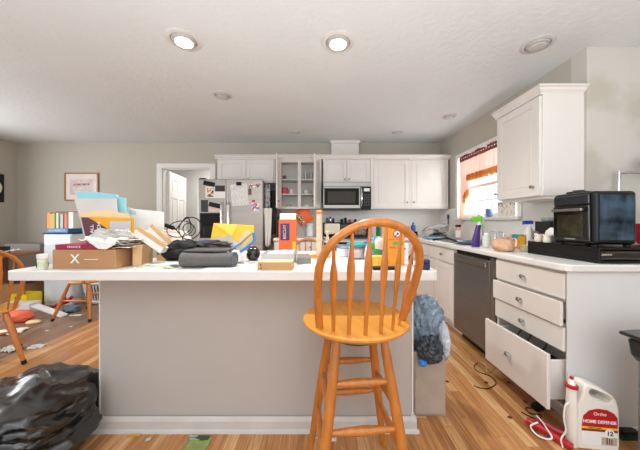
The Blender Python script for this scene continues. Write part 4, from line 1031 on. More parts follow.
# wire coil
ctr = IP(187, 229, 1.70); pts = []
coil = thing('wire_coil', 'coil of stiff black cable standing up behind the clutter', 'cable', (ctr.x, ctr.y, IT+.0005))
def ring(cx, cz, r, sq=1, ph=0, tilt=0): 
    return [(cx+r*cos(a), tilt*sin(a), cz+r*sq*sin(a)) for a in [ph+i*2*pi/24 for i in range(24)]]
zc_ = ctr.z-IT
mb = MB().tube(ring(.02, zc_+.005, .072, 1, 0, .02), .0035, 8, True).tube(ring(.014, zc_-.004, .040, 1, 1, -.01), .003, 8, True).tube(ring(-.045, zc_+.0, .085, .62, 2, .03), .003, 8, True)
mb.tube(spline([(-.05,0,zc_-.03),(-.09,0,zc_+.02),(-.07,.0,zc_+.0),(0,0,zc_+.078),(.02,.01,zc_),(-.03,0,zc_-.06),(.03,0,0)]), .0035, 8)
mb.build('loops', M_black, coil)
MB().obox((-.115, 0, zc_+.015), (1,0,-.35), (0,0,1), (0,1,0), .06, .026, .02).build('plug', M_black, coil, bevel=.004)
# grey pouch roll
o = thing('pouch', 'dark grey rolled laptop sleeve lying at the island front', 'pouch', (-.58, 1.345, IT+.0005))
def roll(u, v):
    a = 2*pi*v; x = -.13+.262*u; r1 = .040+.003*sin(u*9); return (x, .052*cos(a), .039+.0385*sin(a)+.002*sin(u*5+a))
mb = MB().grid(roll, 24, 24); nn = 25
mb.f.append(tuple(j*nn for j in range(24))); mb.f.append(tuple(j*nn+24 for j in range(23,-1,-1))); mb.smooth = True
mb.build('roll', M_grey, o)
MB().box(-.125,.10,-.02,.13,.079,.087).build('flap', mat('grey fabric dark', (78,76,75), .7), o, bevel=.003)
MB().tube([(.134, .05*cos(a), .039+.036*sin(a)) for a in [i*2*pi/20 for i in range(20)]], .0025, 6, True).build('zipper', mat('pouch zip', (60,90,130), .5), o)
boxy('book', 'royal blue book lying behind the grey sleeve', 'book', (-.72, 1.80, IT+.0005), .20, .14, .105, mat('royal book', (30,74,190), .4))
boxy('paper_stack', 'white sheets stacked under the front of the grey sleeve', 'paper', (-.47, 1.285, IT+.0003), .20, .07, .004, M_paper, 0, 0)
# yellow envelope
o = thing('mailer', 'yellow padded mailer with a beige curved print, leaning back', 'envelope', (-.56, 1.60, IT+.0005))
def L2(px, py, d): return IP(px, py, d)-Vector(o.location)
MB().prism3([L2(213.5,223,1.66), L2(254,225.5,1.66), L2(251,258,1.60), L2(207,258,1.60)], (0,.008,0)).build('mailer_body', M_yel, o, bevel=.002)
cv2 = [L2(207,258,1.5975)]+[L2(208+t*22, 244-7.5*sin(t*pi/2.0+.2)-1, 1.628) for t in (0,.25,.5,.75,1)]+[L2(238,242,1.624), L2(242,258,1.5975)]
MB().add([], []).prism3(cv2, (0,-.0015,0)).build('printed_curve', mat('beige print', (214,200,184), .5), o)
MB().prism3([L2(214.5,224,1.6575), L2(238,224.5,1.6575), L2(232,236,1.6365)], (0,-.0012,0)).build('flap', mat('yellow lt', (252,214,84), .5), o)
# blue handled tool, tag
o = thing('shears', 'bright blue curved-handled shears lying over the white papers', 'scissors', tuple(IP(240,252,1.47)))
def L3(px, py, d): return IP(px, py, d)-Vector(o.location)
MB().tube(spline([L3(228,254,1.42),L3(234,247.5,1.45),L3(241,243,1.48)]), [.006]*13, 8).build('handle', mat('blue handle', (30,120,200), .35), o)
MB().tube(spline([L3(240,252,1.44),L3(247,247,1.46),L3(254,240,1.49),L3(253.5,233,1.5)]), [.009]*19, 8).build('handle', mat('blue handle', (30,120,200), .35), o)
MB().tube([L3(241,243,1.48), L3(252,233,1.50)], .004).build('blade', M_steel, o)
board('tag', 'cream cardboard hang tag standing among the blue shears', 'tag', [(242,233,1.50),(249,229.5,1.50),(252,235,1.50),(243,249,1.485),(236,250,1.485)], M_manila, .003)
# papers
for i, (q, lb) in enumerate(((((222,256),(240,254),(250,264),(222,267)),'white receipt pile right of the grey sleeve'), (((236,253),(262,254),(262,262),(240,264)),'white sheet beneath the black ball'), (((300,256),(345,256),(348,267),(302,266)),'loose white letter on the island behind the stool'), (((140,262),(182,262),(181,267.5),(140,267.5)),'white sheet under the green magazines'))):
    P = [(*onI(*p), IT+.003+i*.0006) for p in q]
    crumple('paper', lb, 'paper', P, M_paper, .0035, 8, .001, 12, i+11, minz=IT+.001)
crumple('receipt', 'crumpled white wrapper heap between the sleeve and the ball', 'paper', [(-.545,1.43,IT+.012),(-.42,1.43,IT+.012),(-.43,1.53,IT+.055),(-.54,1.53,IT+.06)], M_paper, .014, 12, .001, 16, 21, minz=IT+.002)
# ball
bx, by = onI(253, 261)
o = thing('ball', 'black glossy ball-shaped jar on the island near the wooden box', 'jar', (bx, by, IT+.0005))
MB().lathe([(.006,0),(.024,.006),(.038,.022),(.0435,.043),(.038,.064),(.024,.080),(.004,.086)], seg=28).build('body', M_blackg, o)
MB().lathe([(.0255,.0785),(.024,.083),(.014,.0885)], seg=24).build('lid', mat('lid brown', (90,46,30), .3), o)
# wooden box
o = thing('wooden_box', 'small flat light wooden box at the island front edge', 'box', (-.222, 1.30, IT+.0005))
MB().box(-.084,.084,-.045,.045,0,.036).build('box_body', mat('box wood', (206,160,104), .5, var=.12, scale=6, stretch=(1,6,6)), o, bevel=.001)
MB().box(-.082,.082,-.043,.043,.0362,.039).build('lid', mat('box lid', (232,206,166), .5), o)
MB().box(-.072,-.066,-.0462,-.0452,.022,.028).box(-.07,-.064,-.0462,-.0452,.006,.012).build('nail', M_black, o)
# grey tray
o = thing('tray', 'translucent grey plastic tray with papers behind the wooden box', 'tray', (-.245, 1.57, IT+.0005))
mb = MB().box(-.095,.095,-.10,.10,0,.004)
for (x0,x1,y0,y1) in ((-.095,.095,-.10,-.096),(-.095,.095,.096,.10),(-.095,-.091,-.096,.096),(.091,.095,-.096,.096)): mb.box(x0,x1,y0,y1,.004,.052)
mb.build('tray_body', mat('tray grey', (196,194,192), .35), o, bevel=.001)
boxy('book', 'thick grey paperback sitting beside the grey tray', 'book', (-.10, 1.50, IT+.0005), .075, .16, .038, mat('grey book', (128,126,124), .5), .1)
crumple('paper', 'white leaflets inside the grey tray', 'paper', [(-.325,1.49,.94),(-.165,1.49,.945),(-.165,1.65,.96),(-.325,1.65,.955)], M_paper, .010, 9, .001, 12, 31)
# orange box
o = thing('food_box', 'tall orange food carton with a blue label and open cream flap', 'box', (-.249, 1.965, IT+.0005), radians(3))
W2 = .066
MB().box(-W2,W2-.004,-.035,.035,0,.250).build('carton', M_orange, o, bevel=.001)
MB().obox((0,-.012,.271), (1,0,0), (0,.5,1), (0,1,-.5), 2*W2-.012, .055, .0015).build('flap', M_cream, o)
MB().box(-W2+.012,W2-.052,-.0362,-.0353,.095,.220).build('label_panel', mat('label navy', (44,44,112), .4), o)
text('BISCUIT', .030, mat('label cream', (244,176,110), .5), o, (-.022,-.0368,.157), (radians(90), radians(-90), 0), sx=1, bold=.0005)
MB().box(W2-.030,W2-.008,-.0362,-.0353,.0,.085).build('yellow_mark', M_yel, o)
MB().box(W2+.0002,W2+.001,-.03,.03,.03,.2).build('side_print', mat('side print', (250,140,90), .5), o)
# paper towel holder
o = thing('paper_towel_holder', 'bare pale cardboard tube standing on a wooden towel holder base', 'towel holder', (-.012, 1.70, IT+.0005))
MB().lathe([(.075,0),(.078,.006),(.07,.012),(.01,.013)]).build('base', mat('orange wood', (226,140,56), .45), o)
MB().lathe([(.0175,.013),(.0175,.285)], seg=22).build('tube', mat('tube card', (240,206,176), .7), o)
MB().lathe([(.009,.2852),(.022,.2865),(.023,.30),(.015,.308),(.004,.31)], seg=22).build('finial', mat('orange wood', (226,140,56), .45), o)
o = thing('turned_post', 'thin turned wooden spindle stand behind the stool back', 'stand', (.045, 1.80, IT+.0005))
MB().lathe([(.03,0),(.03,.008),(.008,.015),(.007,.10),(.011,.12),(.007,.135),(.012,.15),(.010,.165),(.002,.172)], seg=18).build('spindle', M_palewood, o)
# right group
o = cup((.155, 1.76, IT+.0005), .05, .06, M_white, 'white bowl with a blue rim seen through the stool spindles', 'bowl', 'bowl', False)
MB().tube([(.05*cos(a), .05*sin(a), .06) for a in [i*2*pi/24 for i in range(24)]], .004, 6, True).build('rim', M_blue, o)
o = thing('food_container', 'round white container with a teal lid seen through the spindles', 'container', (.225, 1.66, IT+.0005))
MB().lathe([(.045,0),(.055,.01),(.06,.075),(.058,.08)]).build('bowl', M_clear, o); MB().lathe([(.063,.0805),(.063,.092),(.05,.10),(.02,.104)]).build('lid', M_teal, o)
MB().lathe([(.04,.004),(.05,.012),(.054,.06),(.002,.07)]).build('contents', mat('pinkish content', (226,206,210), .7, var=.2, scale=30), o)
o = tag(MB().blob((.335, 1.60, IT+.07), .06, .05, .075, .15, 2.4, 4, floorz=IT+.0005, seed=12).build('snack_bag', multi_mat('bag green', [(60,150,80),(236,240,236),(70,160,90),(240,238,230),(90,130,200)], 22)), 'green and white frozen food bag through the right spindles', 'bag')
o = thing('baking_soda_box', 'orange baking soda box with a round red emblem', 'box', (.398, 1.43, IT+.0005), radians(-4))
MB().box(-.052,.052,-.033,.033,0,.205).build('carton', mat('soda orange', (238,150,30), .5), o, bevel=.0012)
ax = Matrix.Rotation(pi/2,3,'X')
MB().lathe([(.021,0),(.021,.0008)], c=(.012,-.0333,.168), axis=ax).build('emblem', M_red, o)
MB().lathe([(.015,0),(.015,.0006)], c=(.012,-.0342,.168), axis=ax).build('emblem_centre', M_paper, o)
MB().obox((.008,-.0352,.160),(.7,0,.7),(-.7,0,.7),(0,1,0),.018,.005,.0008).obox((.016,-.0352,.170),(.7,0,-.7),(.7,0,.7),(0,1,0),.014,.007,.0008).build('emblem_arm', mat('emblem navy', (40,50,110), .5), o)
text('ARM & HAMMER', .0105, M_red, o, (.006,-.0335,.136), FRONT)
MB().box(-.01,.046,-.0338,-.0331,.108,.126).build('green_band', mat('label green', (120,160,70), .5), o)
text('BAKING SODA', .0095, mat('label blue', (40,60,140), .5), o, (.006,-.0335,.094), FRONT)
boxy('box', 'yellow and white low box in front of the green bag', 'box', (.30, 1.40, IT+.0005), .07, .06, .05, multi_mat('ylow', [(240,180,60),(244,200,90),(238,232,220)], 20), .2)
boxy('remote_control', 'flat black remote control at the island front by the orange box', 'remote control', (.315, 1.275, IT+.0005), .13, .04, .014, M_black, .05)
boxy('box', 'white and blue packet right of the orange baking soda box', 'packet', (.505, 1.60, IT+.0005), .055, .04, .10, multi_mat('wb', [(240,240,240),(90,120,190),(240,240,240)], 24))
bottle((.49, 1.42, IT+.0005), .012, .06, M_black, M_red, 'small black marker bottle right of the baking soda box')
o = thing('jar', 'small navy lidded jar on the right end of the island', 'jar', (.512, 1.272, IT+.0005)); MB().lathe([(.018,0),(.02,.006),(.02,.03),(.012,.034)], seg=20).build('body', M_navy, o); MB().lathe([(.021,.034),(.021,.048),(.016,.052)], seg=20).build('lid', mat('navy lid', (40,58,88), .3), o)
bottle((-1.362, 1.272, IT+.0005), .0185, .078, mat('pill body', (226,226,206), .4), M_white, 'white pill bottle with pale label at the island left end', 'pill_bottle', 'bottle', neck=.92, cap=.28, sh=.6, band=mat('pill label', (206,220,186), .5))
boxy('case', 'small black case behind the white pill bottle', 'case', (-1.425, 1.33, IT+.0005), .036, .03, .026, M_black, .2)
# ------------------------------------------------------------------ far left
o = thing('cabinet', 'narrow white cabinet with dark top against the back wall', 'cabinet', (-3.60, 3.78, 0))
MB().box(-.19,.19,-.22,.22,.0,.975).build('body', mat('far white', (226,232,236), .4), o, bevel=.004)
MB().box(-.20,.20,-.23,.22,.9755,.99).build('top', M_dark, o)
MB().box(-.18,.18,-.232,-.2205,.05,.80).build('door', mat('far white', (226,232,236), .4), o, bevel=.003); MB().box(-.18,.18,-.232,-.2205,.815,.96).build('drawer', mat('far white', (226,232,236), .4), o, bevel=.003)
# books above
cols = [((240,140,40),'orange'), ((236,160,60),'amber'), ((170,190,40),'lime'), ((60,60,60),'black'), ((226,210,180),'cream'), ((40,90,60),'dark green'), ((196,190,186),'grey'), ((50,50,56),'charcoal'), ((222,120,50),'rust'), ((176,60,60),'dull red'), ((236,234,230),'white')]
x = -3.79
for i, (c, nm) in enumerate(cols):
    w_ = (.034,.026,.026,.018,.026,.022,.030,.018,.026,.022,.055)[i]*1.15; h_ = (.22,.20,.21,.19,.215,.185,.20,.205,.21,.195,.225)[i]
    o = thing('book', '%s-spined book standing in the row on the far white cabinet'%nm, 'book', (x+w_/2, 3.67, .991+.0605), 0, 'books on the far cabinet')
    MB().box(-w_/2,-w_/2+.002,-.07,.07,0,h_).box(w_/2-.0025,w_/2-.0005,-.07,.07,0,h_).box(-w_/2+.002,w_/2-.0025,-.07,-.067,0,h_).build('cover', mat('bk '+nm, c, .5), o)
    MB().box(-w_/2+.0022,w_/2-.0027,-.0668,.066,.004,h_-.004).build('pages', M_paper, o)
    x += w_+.001
o = thing('book', 'flat blue book with white lettering beneath the standing row', 'book', (-3.62, 3.70, .991)); MB().box(-.135,.145,-.13,.10,0,.06).build('cover', M_blue, o, bevel=.002); text('HANDBOOK', .04, M_paper, o, (0,-.1308,.03), FRONT)
o = boxy('board', 'brown strip of wood lying across the tops of the books', 'board', (-3.60, 3.72, 1.0515+.2255), .28, .12, .012, M_brownwood)
# framed picture
o = thing('picture_frame', 'framed pastel seascape hanging on the back wall', 'picture', (-3.95, YB-.001, 1.72))
a, h2 = .28, .232
MB().box(-a,a,-.022,-.001,h2-.022,h2).box(-a,a,-.022,-.001,-h2,-h2+.022).box(-a,-a+.022,-.022,-.001,-h2+.022,h2-.022).box(a-.022,a,-.022,-.001,-h2+.022,h2-.022).build('frame', mat('frame wood', (168,112,62), .4), o, bevel=.003)
MB().box(-a+.022,a-.022,-.010,-.002,-h2+.022,h2-.022).build('mat_board', mat('mat', (228,216,208), .7), o)
MB().box(-.19,.19,-.0115,-.0105,-.13,.13).build('print', blotch_mat('pastel print', (206,176,170), (222,206,204), 9, .35, .6), o)
mb = MB()
for k in range(9): mb.box(-.12+k*.028, -.10+k*.028, -.0125, -.0118, .035+.012*sin(k*2), .05+.02*abs(sin(k*3.1)))
mb.box(-.15,.14,-.0125,-.0118,.026,.032).build('painted_houses', mat('ink', (110,96,92), .7), o)
# wall clock on left wall
o = thing('wall_clock', 'dark ornate clock edge on the left wall', 'clock', (XL+.001, 3.93, 1.67))
MB().box(0,.03,-.17,.17,-.22,.22).build('case', M_dark, o, bevel=.01); MB().lathe([(.13,0),(.13,.01)], c=(.031,0,0), axis=Matrix.Rotation(pi/2,3,'Y')).build('dial', M_cream, o)
for s_ in (-1,1): MB().blob((.015,0,s_*.24), .015,.05,.04,.2,3,2).build('finial', M_dark, o)
# dining table with clutter
o = thing('dining_table', 'brown dining table in the far left corner under clutter', 'table', (-4.25, 3.55, 0))
MB().box(-.60,.34,-.55,.45,.70,.73).build('tabletop', M_brownwood, o, bevel=.004)
for a in (-.54,.28):
    for b in (-.5,.4): MB().tube([(a,b,0),(a,b,.70)], .03).build('leg', M_brownwood, o)
boxy('box', 'long grey box on the dining table', 'box', (-4.2, 3.78, .7305), .5, .25, .10, mat('dusty grey', (120,114,108), .6))
boxy('box', 'black box at the front of the dining table', 'box', (-4.15, 3.25, .7305), .3, .2, .10, M_black)
crumple('paper', 'white papers on the dining table edge', 'paper', [(-4.1,3.10,.735),(-3.92,3.10,.735),(-3.92,3.4,.77),(-4.1,3.4,.77)], M_paper, .02, 9, .001, 12, 40)
# floor things far left
def onF(px, py): d = 260*CAMZ/(py-221.5); return ((px-321)/260*d, d)
boxy('cardboard_box', 'brown cardboard box under the dining table', 'box', (-4.21, 3.66, .0005), .34, .30, .30, M_card, .1)
boxy('box', 'navy and white box stacked on the brown box under the table', 'box', (-4.12, 3.66, .3015), .24, .24, .09, M_navy, .1)
o = thing('crate', 'yellow plastic crate on the floor by the white cabinet', 'crate', (-3.92, 3.455, .0005), radians(-3))
mb = MB().box(-.12,.12,-.09,.09,0,.008)
for (x0,x1,y0,y1) in ((-.12,.12,-.09,-.082),(-.12,.12,.082,.09),(-.12,-.112,-.082,.082),(.112,.12,-.082,.082)): mb.box(x0,x1,y0,y1,.008,.20)
mb.build('shell', mat('crate yellow', (236,206,30), .5), o, bevel=.002); MB().box(-.04,.04,-.0915,-.0903,.14,.17).build('hand_hole', M_dark, o)
o = boxy('box', 'white flat box on the floor by the coral bag', 'box', (-3.78, 3.27, .0005), .34, .15, .13, M_white, .1)
tag(MB().blob((-3.47, 2.98, .06), .15, .09, .072, .16, 2.5, 4, floorz=.0005, seed=3).build('bag', mat('coral', (232,108,74), .7)), 'coral orange pouch lying on the dining room floor', 'bag')
X1, Y1 = onF(38,304); X2, Y2 = onF(68,311)
a, b = Vector((-3.52,3.20,.115)), Vector((-3.08,3.12,.016)); u = (b-a)
tag(MB().obox((a+b)/2, u, (0,1,0), (0,0,1), u.length, .09, .02).build('board', M_white, bevel=.002), 'long white board lying across the floor clutter', 'board')
o = thing('toy', 'red plastic toy handle lying past the white board', 'toy', (-3.40, 3.40, .0005), radians(5))
MB().tube([(-.12,0,.03),(.08,0,.10),(.13,0,.16)], [.022,.026,.02], 10).build('body', M_red, o); MB().tube([(.06,0,.09),(.04,0,.17)], .014).build('grip', M_red, o)
tag(MB().blob((-3.16, 3.30, .04), .09, .07, .045, .25, 3, 4, floorz=.0005, seed=9).build('cloth', mat('slate cloth', (110,124,140), .85)), 'slate blue cloth crumpled on the floor by the chair leg', 'cloth')
tag(MB().blob((-3.24, 2.93, .015), .07, .05, .02, .3, 3, 3, floorz=.0005, seed=14).build('paper', M_manila), 'cream crumpled wrapper on the floor right of the coral pouch', 'wrapper')
# laundry basket
o = thing('laundry_basket', 'white slotted laundry basket full of green and dark clothes', 'basket', (-3.07, 3.74, .0005))
mb = MB(); N_ = 44
def ell(r, z, k): a = 2*pi*k/N_; return (r*cos(a)*1.2, r*sin(a)*.75, z)
mb.tube([ell(.26,.30,k) for k in range(N_)], .016, 8, True).tube([ell(.24,.17,k) for k in range(N_)], .008, 8, True).tube([ell(.215,.04,k) for k in range(N_)], .018, 8, True)
for k in range(N_): mb.tube([ell(.215,.04,k), ell(.26,.30,k)], .0085, 6)
mb.lathe([(.19,.0),(.215,.01),(.21,.05),(.2,.02)], sx=1.2, sy=.75).build('basket', M_white, o)
MB().blob((0,0,.17), .26,.17,.15,.08,2.5,4,floorz=.02,seed=5).build('laundry', multi_mat('laundry', [(40,44,50),(40,130,70),(60,66,76),(120,124,130),(30,34,44)], 9), o)

# floor scraps
def scrap(name, label, cat, px, py, w_, h_, m, rz=0, z=.0005, amp=.004, th=.0008):
    x, y = onF(px, py); c, s = cos(rz), sin(rz)
    P = [(x+a*c-b*s, y+a*s+b*c, z+.002) for a, b in ((-w_/2,-h_/2),(w_/2,-h_/2),(w_/2,h_/2),(-w_/2,h_/2))]
    return crumple(name, label, cat, P, m, amp, 9, th, 10, px*.1, minz=z+.0005)
scrap('paper', 'white paper slip on the floor below the oak chair', 'paper', 76, 315.5, .13, .04, M_paper, .15)
scrap('plastic_bag', 'flat white plastic film on the floor beside the chair leg', 'plastic', 8, 333, .26, .15, M_paper, .3, amp=.02)
M_film = mat('film', (206,204,200), .3, var=.15, scale=20)
scrap('plastic_bag', 'crinkled clear film on the floor by the black foot cap', 'plastic', 11, 350, .15, .10, M_film, -.1, amp=.022)
scrap('plastic_bag', 'smaller clear film right of the chair foot', 'plastic', 37, 347.5, .12, .07, M_film, .2, amp=.018)
scrap('paper', 'tiny white scrap on the darker floorboards', 'scrap', 71, 327, .03, .02, M_paper)
scrap('paper', 'tiny white scrap in the middle of the dining floor', 'scrap', 47, 331, .03, .02, M_paper)
scrap('food_scrap', 'orange-yellow crumb at the foot of the island', 'scrap', 133.5, 436.2, .065, .014, mat('crumb', (226,160,60), .6), .1)
scrap('wrapper', 'small white ring of paper on the floor before the island', 'scrap', 148, 440.5, .022, .02, M_greyp, .3)
o = scrap('leaflet', 'green printed leaflet lying on the floor before the island', 'leaflet', 197, 446, .115, .11, mat('leaflet green', (146,160,92), .6, var=.15, scale=30), -.06, amp=.002)
xx, yy = onF(199, 438.3)
MB().obox((xx, yy-.002, .0055), (1,-.06,0), (.06,1,0), (0,0,1), .11, .032, .0008).build('dark_strip', print_mat('strip', (58,76,54), (170,180,160), 60), o, w=False)
scrap('crumb', 'white plug-like crumb under the bar stool', 'scrap', 333, 441.5, .035, .02, M_white, 0, amp=.012)
scrap('straw', 'short white stick on the floor behind a stool leg', 'scrap', 316, 438.5, .035, .007, M_white, .3, amp=.002)
for i, (px, py, lb) in enumerate(((447,382,'first brown leaf fragment near the paper bag'), (486,383,'dark crumb in the aisle by the cord'), (509,383,'brown wad under the open drawer'), (510,418,'brown coin-sized crumb in the aisle'), (525,402,'small dark crumb before the drawers'))):
    x, y = onF(px, py+.01); tag(MB().blob((x, y, .005), .014, .010, .005, .3, 3, 2, floorz=.0005, seed=i).build('crumb', mat('crumb brown', (96,66,44), .8)), lb, 'scrap')

# cords in aisle
def cord(label, pp, m, r=.003):
    P = [Vector((*onF(*p), r+.0006)) for p in pp]; return tag(MB().tube(spline(P, 8), r, 8).build('cord', m), label, 'cord')
cord('black cord snaking in the aisle before the dishwasher', [(478,363),(474,367),(478,372),(491,377),(496,384),(488,389),(478,388),(474,386)], M_black)
cord('short green string in the aisle before the dishwasher', [(484,374),(490,373),(497,367)], mat('green cord', (120,160,60), .5), .002)
cord('thin white thread beside the black aisle cord', [(482,362),(486,366),(487,372)], M_greyp, .002)
o = thing('power_adapter', 'black power adapter with coiled cord under the open drawer', 'adapter', (*onF(538, 409), .0005), .4)
MB().box(-.035,.035,-.022,.022,0,.03).build('body', M_black, o, bevel=.005)
MB().tube(spline([(-.035,0,.012),(-.07,.03,.005),(-.09,-.01,.005),(-.05,-.04,.005),(-.11,-.05,.005),(-.13,.02,.005)]), .003, 8).build('cable', M_black, o)

# ------------------------------------------------------------------ paper bag with trash
o = thing('paper_bag', 'tall brown paper bag against the island overflowing with plastic bags', 'paper bag', (.645, 1.62, .0005), radians(-2))
def pb(u, v):
    z = .38*v; k = 1-.03*sin(pi*v)
    per = [(-.092,-.088),(.090,-.088),(.092,.085),(-.090,.085),(-.092,-.088)]
    t = u*4; i = min(int(t), 3); f = t-i
    x = per[i][0]*(1-f)+per[i+1][0]*f; y = per[i][1]*(1-f)+per[i+1][1]*f
    nz = .012*noise.noise(Vector((x*14, y*14, z*11)))*(v*.8+.2)*(1 if 0 < v else 0)
    return (x*(k+.04*v)+nz, y*k+nz*.8, z)
mb = MB().grid(pb, 48, 20); mb.add([(-.09,-.086,.001),(.088,-.086,.001),(.09,.083,.001),(-.088,.083,.001)], [(0,1,2,3)])
mb.build('bag', M_kraft, o, smooth=True, solid=.0012)
def bagblob(c, rx, ry, rz, m, lb, seed, amp=.22, fr=2.4):
    return tag(MB().blob(c, rx, ry, rz, amp, fr, 5, seed=seed, ridge=True).build('plastic_bag', m), lb, 'plastic bag', None)
bagblob((.655, 1.62, .535), .10, .085, .14, M_bluebag, 'blue-grey plastic bag bulging from the top of the paper bag', 3)
bagblob((.635, 1.515, .40), .07, .055, .075, M_dkbag, 'dark plastic bag drooping over the paper bag front', 7)
bagblob((.722, 1.535, .44), .03, .055, .11, mat('clear wrap', (192,198,206), .2, var=.3, scale=20, bump=.6), 'clear plastic wrap hanging over the right side of the paper bag', 5, .16)
tag(MB().blob((.585, 1.495, .335), .025, .02, .022, .2, 3, 3, seed=2).build('plastic_wrapper', mat('bright blue', (40,140,220), .3)), 'bright blue wrapper poking out at the paper bag rim', 'wrapper')

# ------------------------------------------------------------------ black trash bag
def trashbag():
    bm = bmesh.new(); bmesh.ops.create_icosphere(bm, subdivisions=6, radius=1)
    cx, cy = -1.53, 1.27
    for v in bm.verts:
        p = v.co.copy(); n_ = 2.7
        rs = (abs(p.x)**n_+abs(p.y)**n_+abs(p.z)**n_)**(-1/n_); p = p*rs
        def rid(a, b, c): return 1-2*abs(noise.noise(Vector((a, b, c))))
        # creases radiate from the knotted top right corner
        ang = math.atan2(p.z-.9, p.x-.9)
        fold = rid(p.x*1.3-p.z*1.6, p.y*1.2, p.z*.7+p.x*.6)*.12 + rid(p.x*2.2+p.z*3, p.y*2, p.z*1.4-1)*.07 + rid(p.x*5+p.z*3, p.y*4, p.z*5-p.x*2)*.024 + rid(p.x*11, p.y*9, p.z*10)*.004
        k = .90+fold
        x, y, z = p.x*.385*k, p.y*.30*k, p.z*.195*k
        z = z*(1+.12*noise.noise(Vector((p.x*1.5, p.y*1.5, 3)))) + .185
        z -= .035*max(0, p.z)
        if p.z > 0: z -= .13*max(0, -p.x-.1)*p.z
        x += cx; y += cy
        if y > 1.36: x = min(x, -1.25-.02*(y-1.36))
        z = max(z, .0008); v.co = (x, y, z)
    mb = MB(); mb.add([v.co for v in bm.verts], [[v.index for v in f.verts] for f in bm.faces]); bm.free(); mb.smooth = True
    return mb
tb = trashbag().build('trash_bag', M_bag); tag(tb, 'large shiny black trash bag slumped on the floor left of the island', 'trash bag')
for p in tb.data.polygons: p.use_smooth = True
tag(MB().blob((-1.33, .80, .12), .15, .12, .13, .22, 2.2, 5, floorz=.0008, seed=11, ridge=True).build('trash_bag', mat('trash bag blue', (30,36,48), .2, var=.5, scale=7, bump=.5, bscale=20, spec=.7)), 'smaller dark bluish trash bag in the bottom left corner', 'trash bag')

# ------------------------------------------------------------------ jug, wand, brush, bin
o = thing('pesticide_jug', 'white gallon jug with a red insect killer label by the end panel', 'jug', (1.395, 1.348, .0005), radians(-7)); o.scale = (.86, 1, .87)
# outline in local x,z ; thickness along y
out = [(-.105,.0),(.115,.0),(.120,.03),(.120,.235),(.108,.28),(.085,.315),(.03,.345),(-.03,.368),(-.052,.372),(-.066,.355),(-.075,.32),(-.095,.25),(-.108,.18),(-.112,.05)]
hole = [(-.035,.335),(-.02,.345),(.05,.315),(.078,.293),(.075,.275),(.05,.27),(-.02,.295),(-.037,.315)]
def jug():
    bm = bmesh.new()
    def loop(pts, y, s=1.0):
        return [bm.verts.new((x, y, z)) for x, z in pts]
    cxx, czz = .0, .17
    layers = []
    T = .040
    for y, ins in ((-T, .012), (-T*.8, .002), (T*.8, .002), (T, .012)):
        po = []
        for x, z in out:
            d = Vector((x-cxx, z-czz)); l = d.length; d = d*(1-ins/l); po.append((cxx+d.x, max(0, czz+d.y) if z > 0 else 0.0))
        ph = []
        hc = Vector((.02,.305))
        for x, z in hole:
            d = Vector((x, z))-hc; k = 1+ (.008/d.length if ins > .005 else 0); d = d*k; ph.append((hc.x+d.x, hc.y+d.y))
        layers.append((loop(po, y), loop(ph, y)))
    no, nh = len(out), len(hole)
    for (a, ah), (b, bh) in zip(layers, layers[1:]):
        for i in range(no): bm.faces.new((a[i], b[i], b[(i+1)%no], a[(i+1)%no]))
        for i in range(nh): bm.faces.new((ah[(i+1)%nh], bh[(i+1)%nh], bh[i], ah[i]))
    for (a, ah) in (layers[0], layers[-1]):
        es = []
        for lst, n in ((a, no), (ah, nh)):
            for i in range(n):
                e = bm.edges.get((lst[i], lst[(i+1)%n])) or bm.edges.new((lst[i], lst[(i+1)%n])); es.append(e)
        bmesh.ops.triangle_fill(bm, edges=es, use_beauty=True)
    bmesh.ops.recalc_face_normals(bm, faces=bm.faces)
    me = bpy.data.meshes.new('jug_body'); bm.to_mesh(me); bm.free(); me.materials.append(M_jug)
    ob = bpy.data.objects.new('jug_body', me); C.objects.link(ob); ob.parent = o
    md = ob.modifiers.new('bevel', 'BEVEL'); md.width = .008; md.segments = 4; md.limit_method = 'ANGLE'; md.angle_limit = radians(25)
    for p in me.polygons: p.use_smooth = True
    me.set_sharp_from_angle(angle=radians(50))
    return ob
jug()
yl = -.0404
lab = [(-.082,.035),(.105,.035),(.105,.135),(.104,.19),(.085,.215),(.05,.232),(.0,.236),(-.045,.222),(-.075,.19),(-.084,.15)]
MB().prism3([(x, yl-.001, z) for x, z in [(-.083,.13),(.105,.13),(.104,.19),(.085,.215),(.05,.232),(.0,.236),(-.045,.222),(-.075,.19)]], (0,-.0006,0)).build('red_label', M_red, o)
MB().box(-.083,.105,yl-.0016,yl-.001,.118,.1299).build('yellow_label', M_yel, o)
MB().box(-.083,.105,yl-.0016,yl-.001,.104,.1179).build('maroon_label', mat('maroon', (140,30,36), .5), o)
MB().box(-.083,.105,yl-.0016,yl-.001,.028,.1039).build('white_label', M_paper, o)
MB().box(.02,.10,yl-.0022,yl-.0017,.030,.075).build('label_picture', mat('labpic', (178,176,160), .5), o)
MB().box(.045,.052,yl-.0026,yl-.0023,.036,.072).box(.058,.064,yl-.0026,yl-.0023,.036,.072).box(.070,.076,yl-.0026,yl-.0023,.036,.066).build('label_figures', mat('fig', (120,50,44), .5), o)
text('Ortho', .026, M_paper, o, (.012, yl-.0022, .205), FRONT)
text('HOME DEFENSE', .0245, M_paper, o, (.010, yl-.0022, .160), FRONT, bold=.0006)
text('INSECT KILLER', .0105, M_black, o, (-.015, yl-.0022, .124), FRONT)
MB().lathe([(.026,0),(.026,.0006)], c=(.062, yl-.0023, .098), axis=Matrix.Rotation(pi/2,3,'X')).build('month_seal', M_paper, o)
text('12', .034, M_black, o, (.062, yl-.0035, .098), FRONT, bold=.0008)
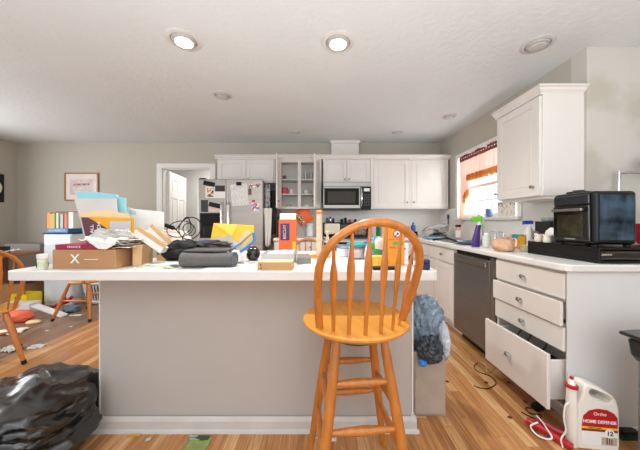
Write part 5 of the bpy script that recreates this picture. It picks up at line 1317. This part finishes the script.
# wand bottle attached at left
MB().lathe([(.026,0),(.028,.01),(.028,.16),(.024,.29),(.022,.335)], c=(-.118,-.02,.0), seg=22).build('wand_holster', M_jug, o)
MB().lathe([(.023,.3355),(.030,.338),(.030,.352),(.022,.355)], c=(-.118,-.02,0), seg=22).build('collar', M_red, o)
MB().lathe([(.018,.3555),(.014,.375),(.006,.385)], c=(-.118,-.02,0), seg=18).build('nozzle', M_white, o)
MB().lathe([(.009,.3855),(.009,.397),(.003,.40)], c=(-.118,-.02,0), seg=14).build('tip', M_red, o)
MB().tube(spline([(-.142,-.03,.25),(-.17,-.04,.235),(-.185,-.05,.17),(-.175,-.05,.10),(-.20,-.05,.05),(-.20,-.06,.012)]), .0042, 8).build('hose', M_white, o)
# red wand
o = thing('spray_wand', 'red battery spray wand with looped white hose on the floor', 'spray wand', (1.205, 1.385, .0005), radians(-60))
MB().tube(spline([(-.09,0,.024),(-.05,0,.026),(0,0,.025),(.06,0,.022),(.10,0,.018)]), [.018]*8+[.020]*9+[.018]*4+[.018]*4 if False else .019, 12, flat=.95).build('body', M_red, o)
MB().tube(spline([(-.07,.06,.02),(-.03,.055,.025),(.02,.05,.025),(.06,.055,.03)]), .016, 10).build('grip', mat('red dark', (170,50,60), .4), o)
MB().tube(spline([(-.04,-.0,.05),(-.06,-.035,.03),(-.03,-.05,.012),(.01,-.04,.012),(.03,-.03,.03),(.0,-.01,.05),(-.03,.03,.045),(-.07,.06,.046)]), .004, 8).build('hose', M_white, o)
o = thing('scrub_brush', 'black and green scrub brush against the end panel baseboard', 'brush', (1.62, 1.375, .0005))
MB().box(-.045,.045,-.018,.018,.022,.05).build('handle', M_black, o, bevel=.008); MB().box(-.042,.042,-.016,.016,0,.0218).build('bristles', mat('bristle green', (24,70,58), .8), o)
# stainless trash can
o = thing('trash_can', 'stainless trash can with an overhanging black lid at the right edge', 'trash can', (1.61, 1.12, .0005))
MB().prism(rr(-.105,.16,-.13,.13,.03), .02, .60).build('body', mat('bin steel', (140,138,136), .35, .6), o, bevel=.003)
MB().prism(rr(-.10,.155,-.125,.125,.03), 0, .0198).build('foot_ring', M_black, o)
MB().prism3([(-.195,-.12,.612),(-.195,-.12,.628),(-.05,-.12,.64),(.17,-.12,.655),(.17,-.12,.6003),(-.11,-.12,.6003)], (0,.24,0)).build('lid', M_blackg, o, bevel=.01, seg=3)
MB().prism3([(-.107,.0,.60),(-.165,.0,.598),(-.15,.0,.52),(-.125,.0,.49),(-.107,.0,.49)], (0,.11,0)).build('latch', M_blackg, o, bevel=.01)
tag(MB().blob((1.68, 1.07, .672), .05, .05, .022, .2, 3, 3, seed=3).build('rag', M_navy), 'navy rag on the trash can lid', 'rag')
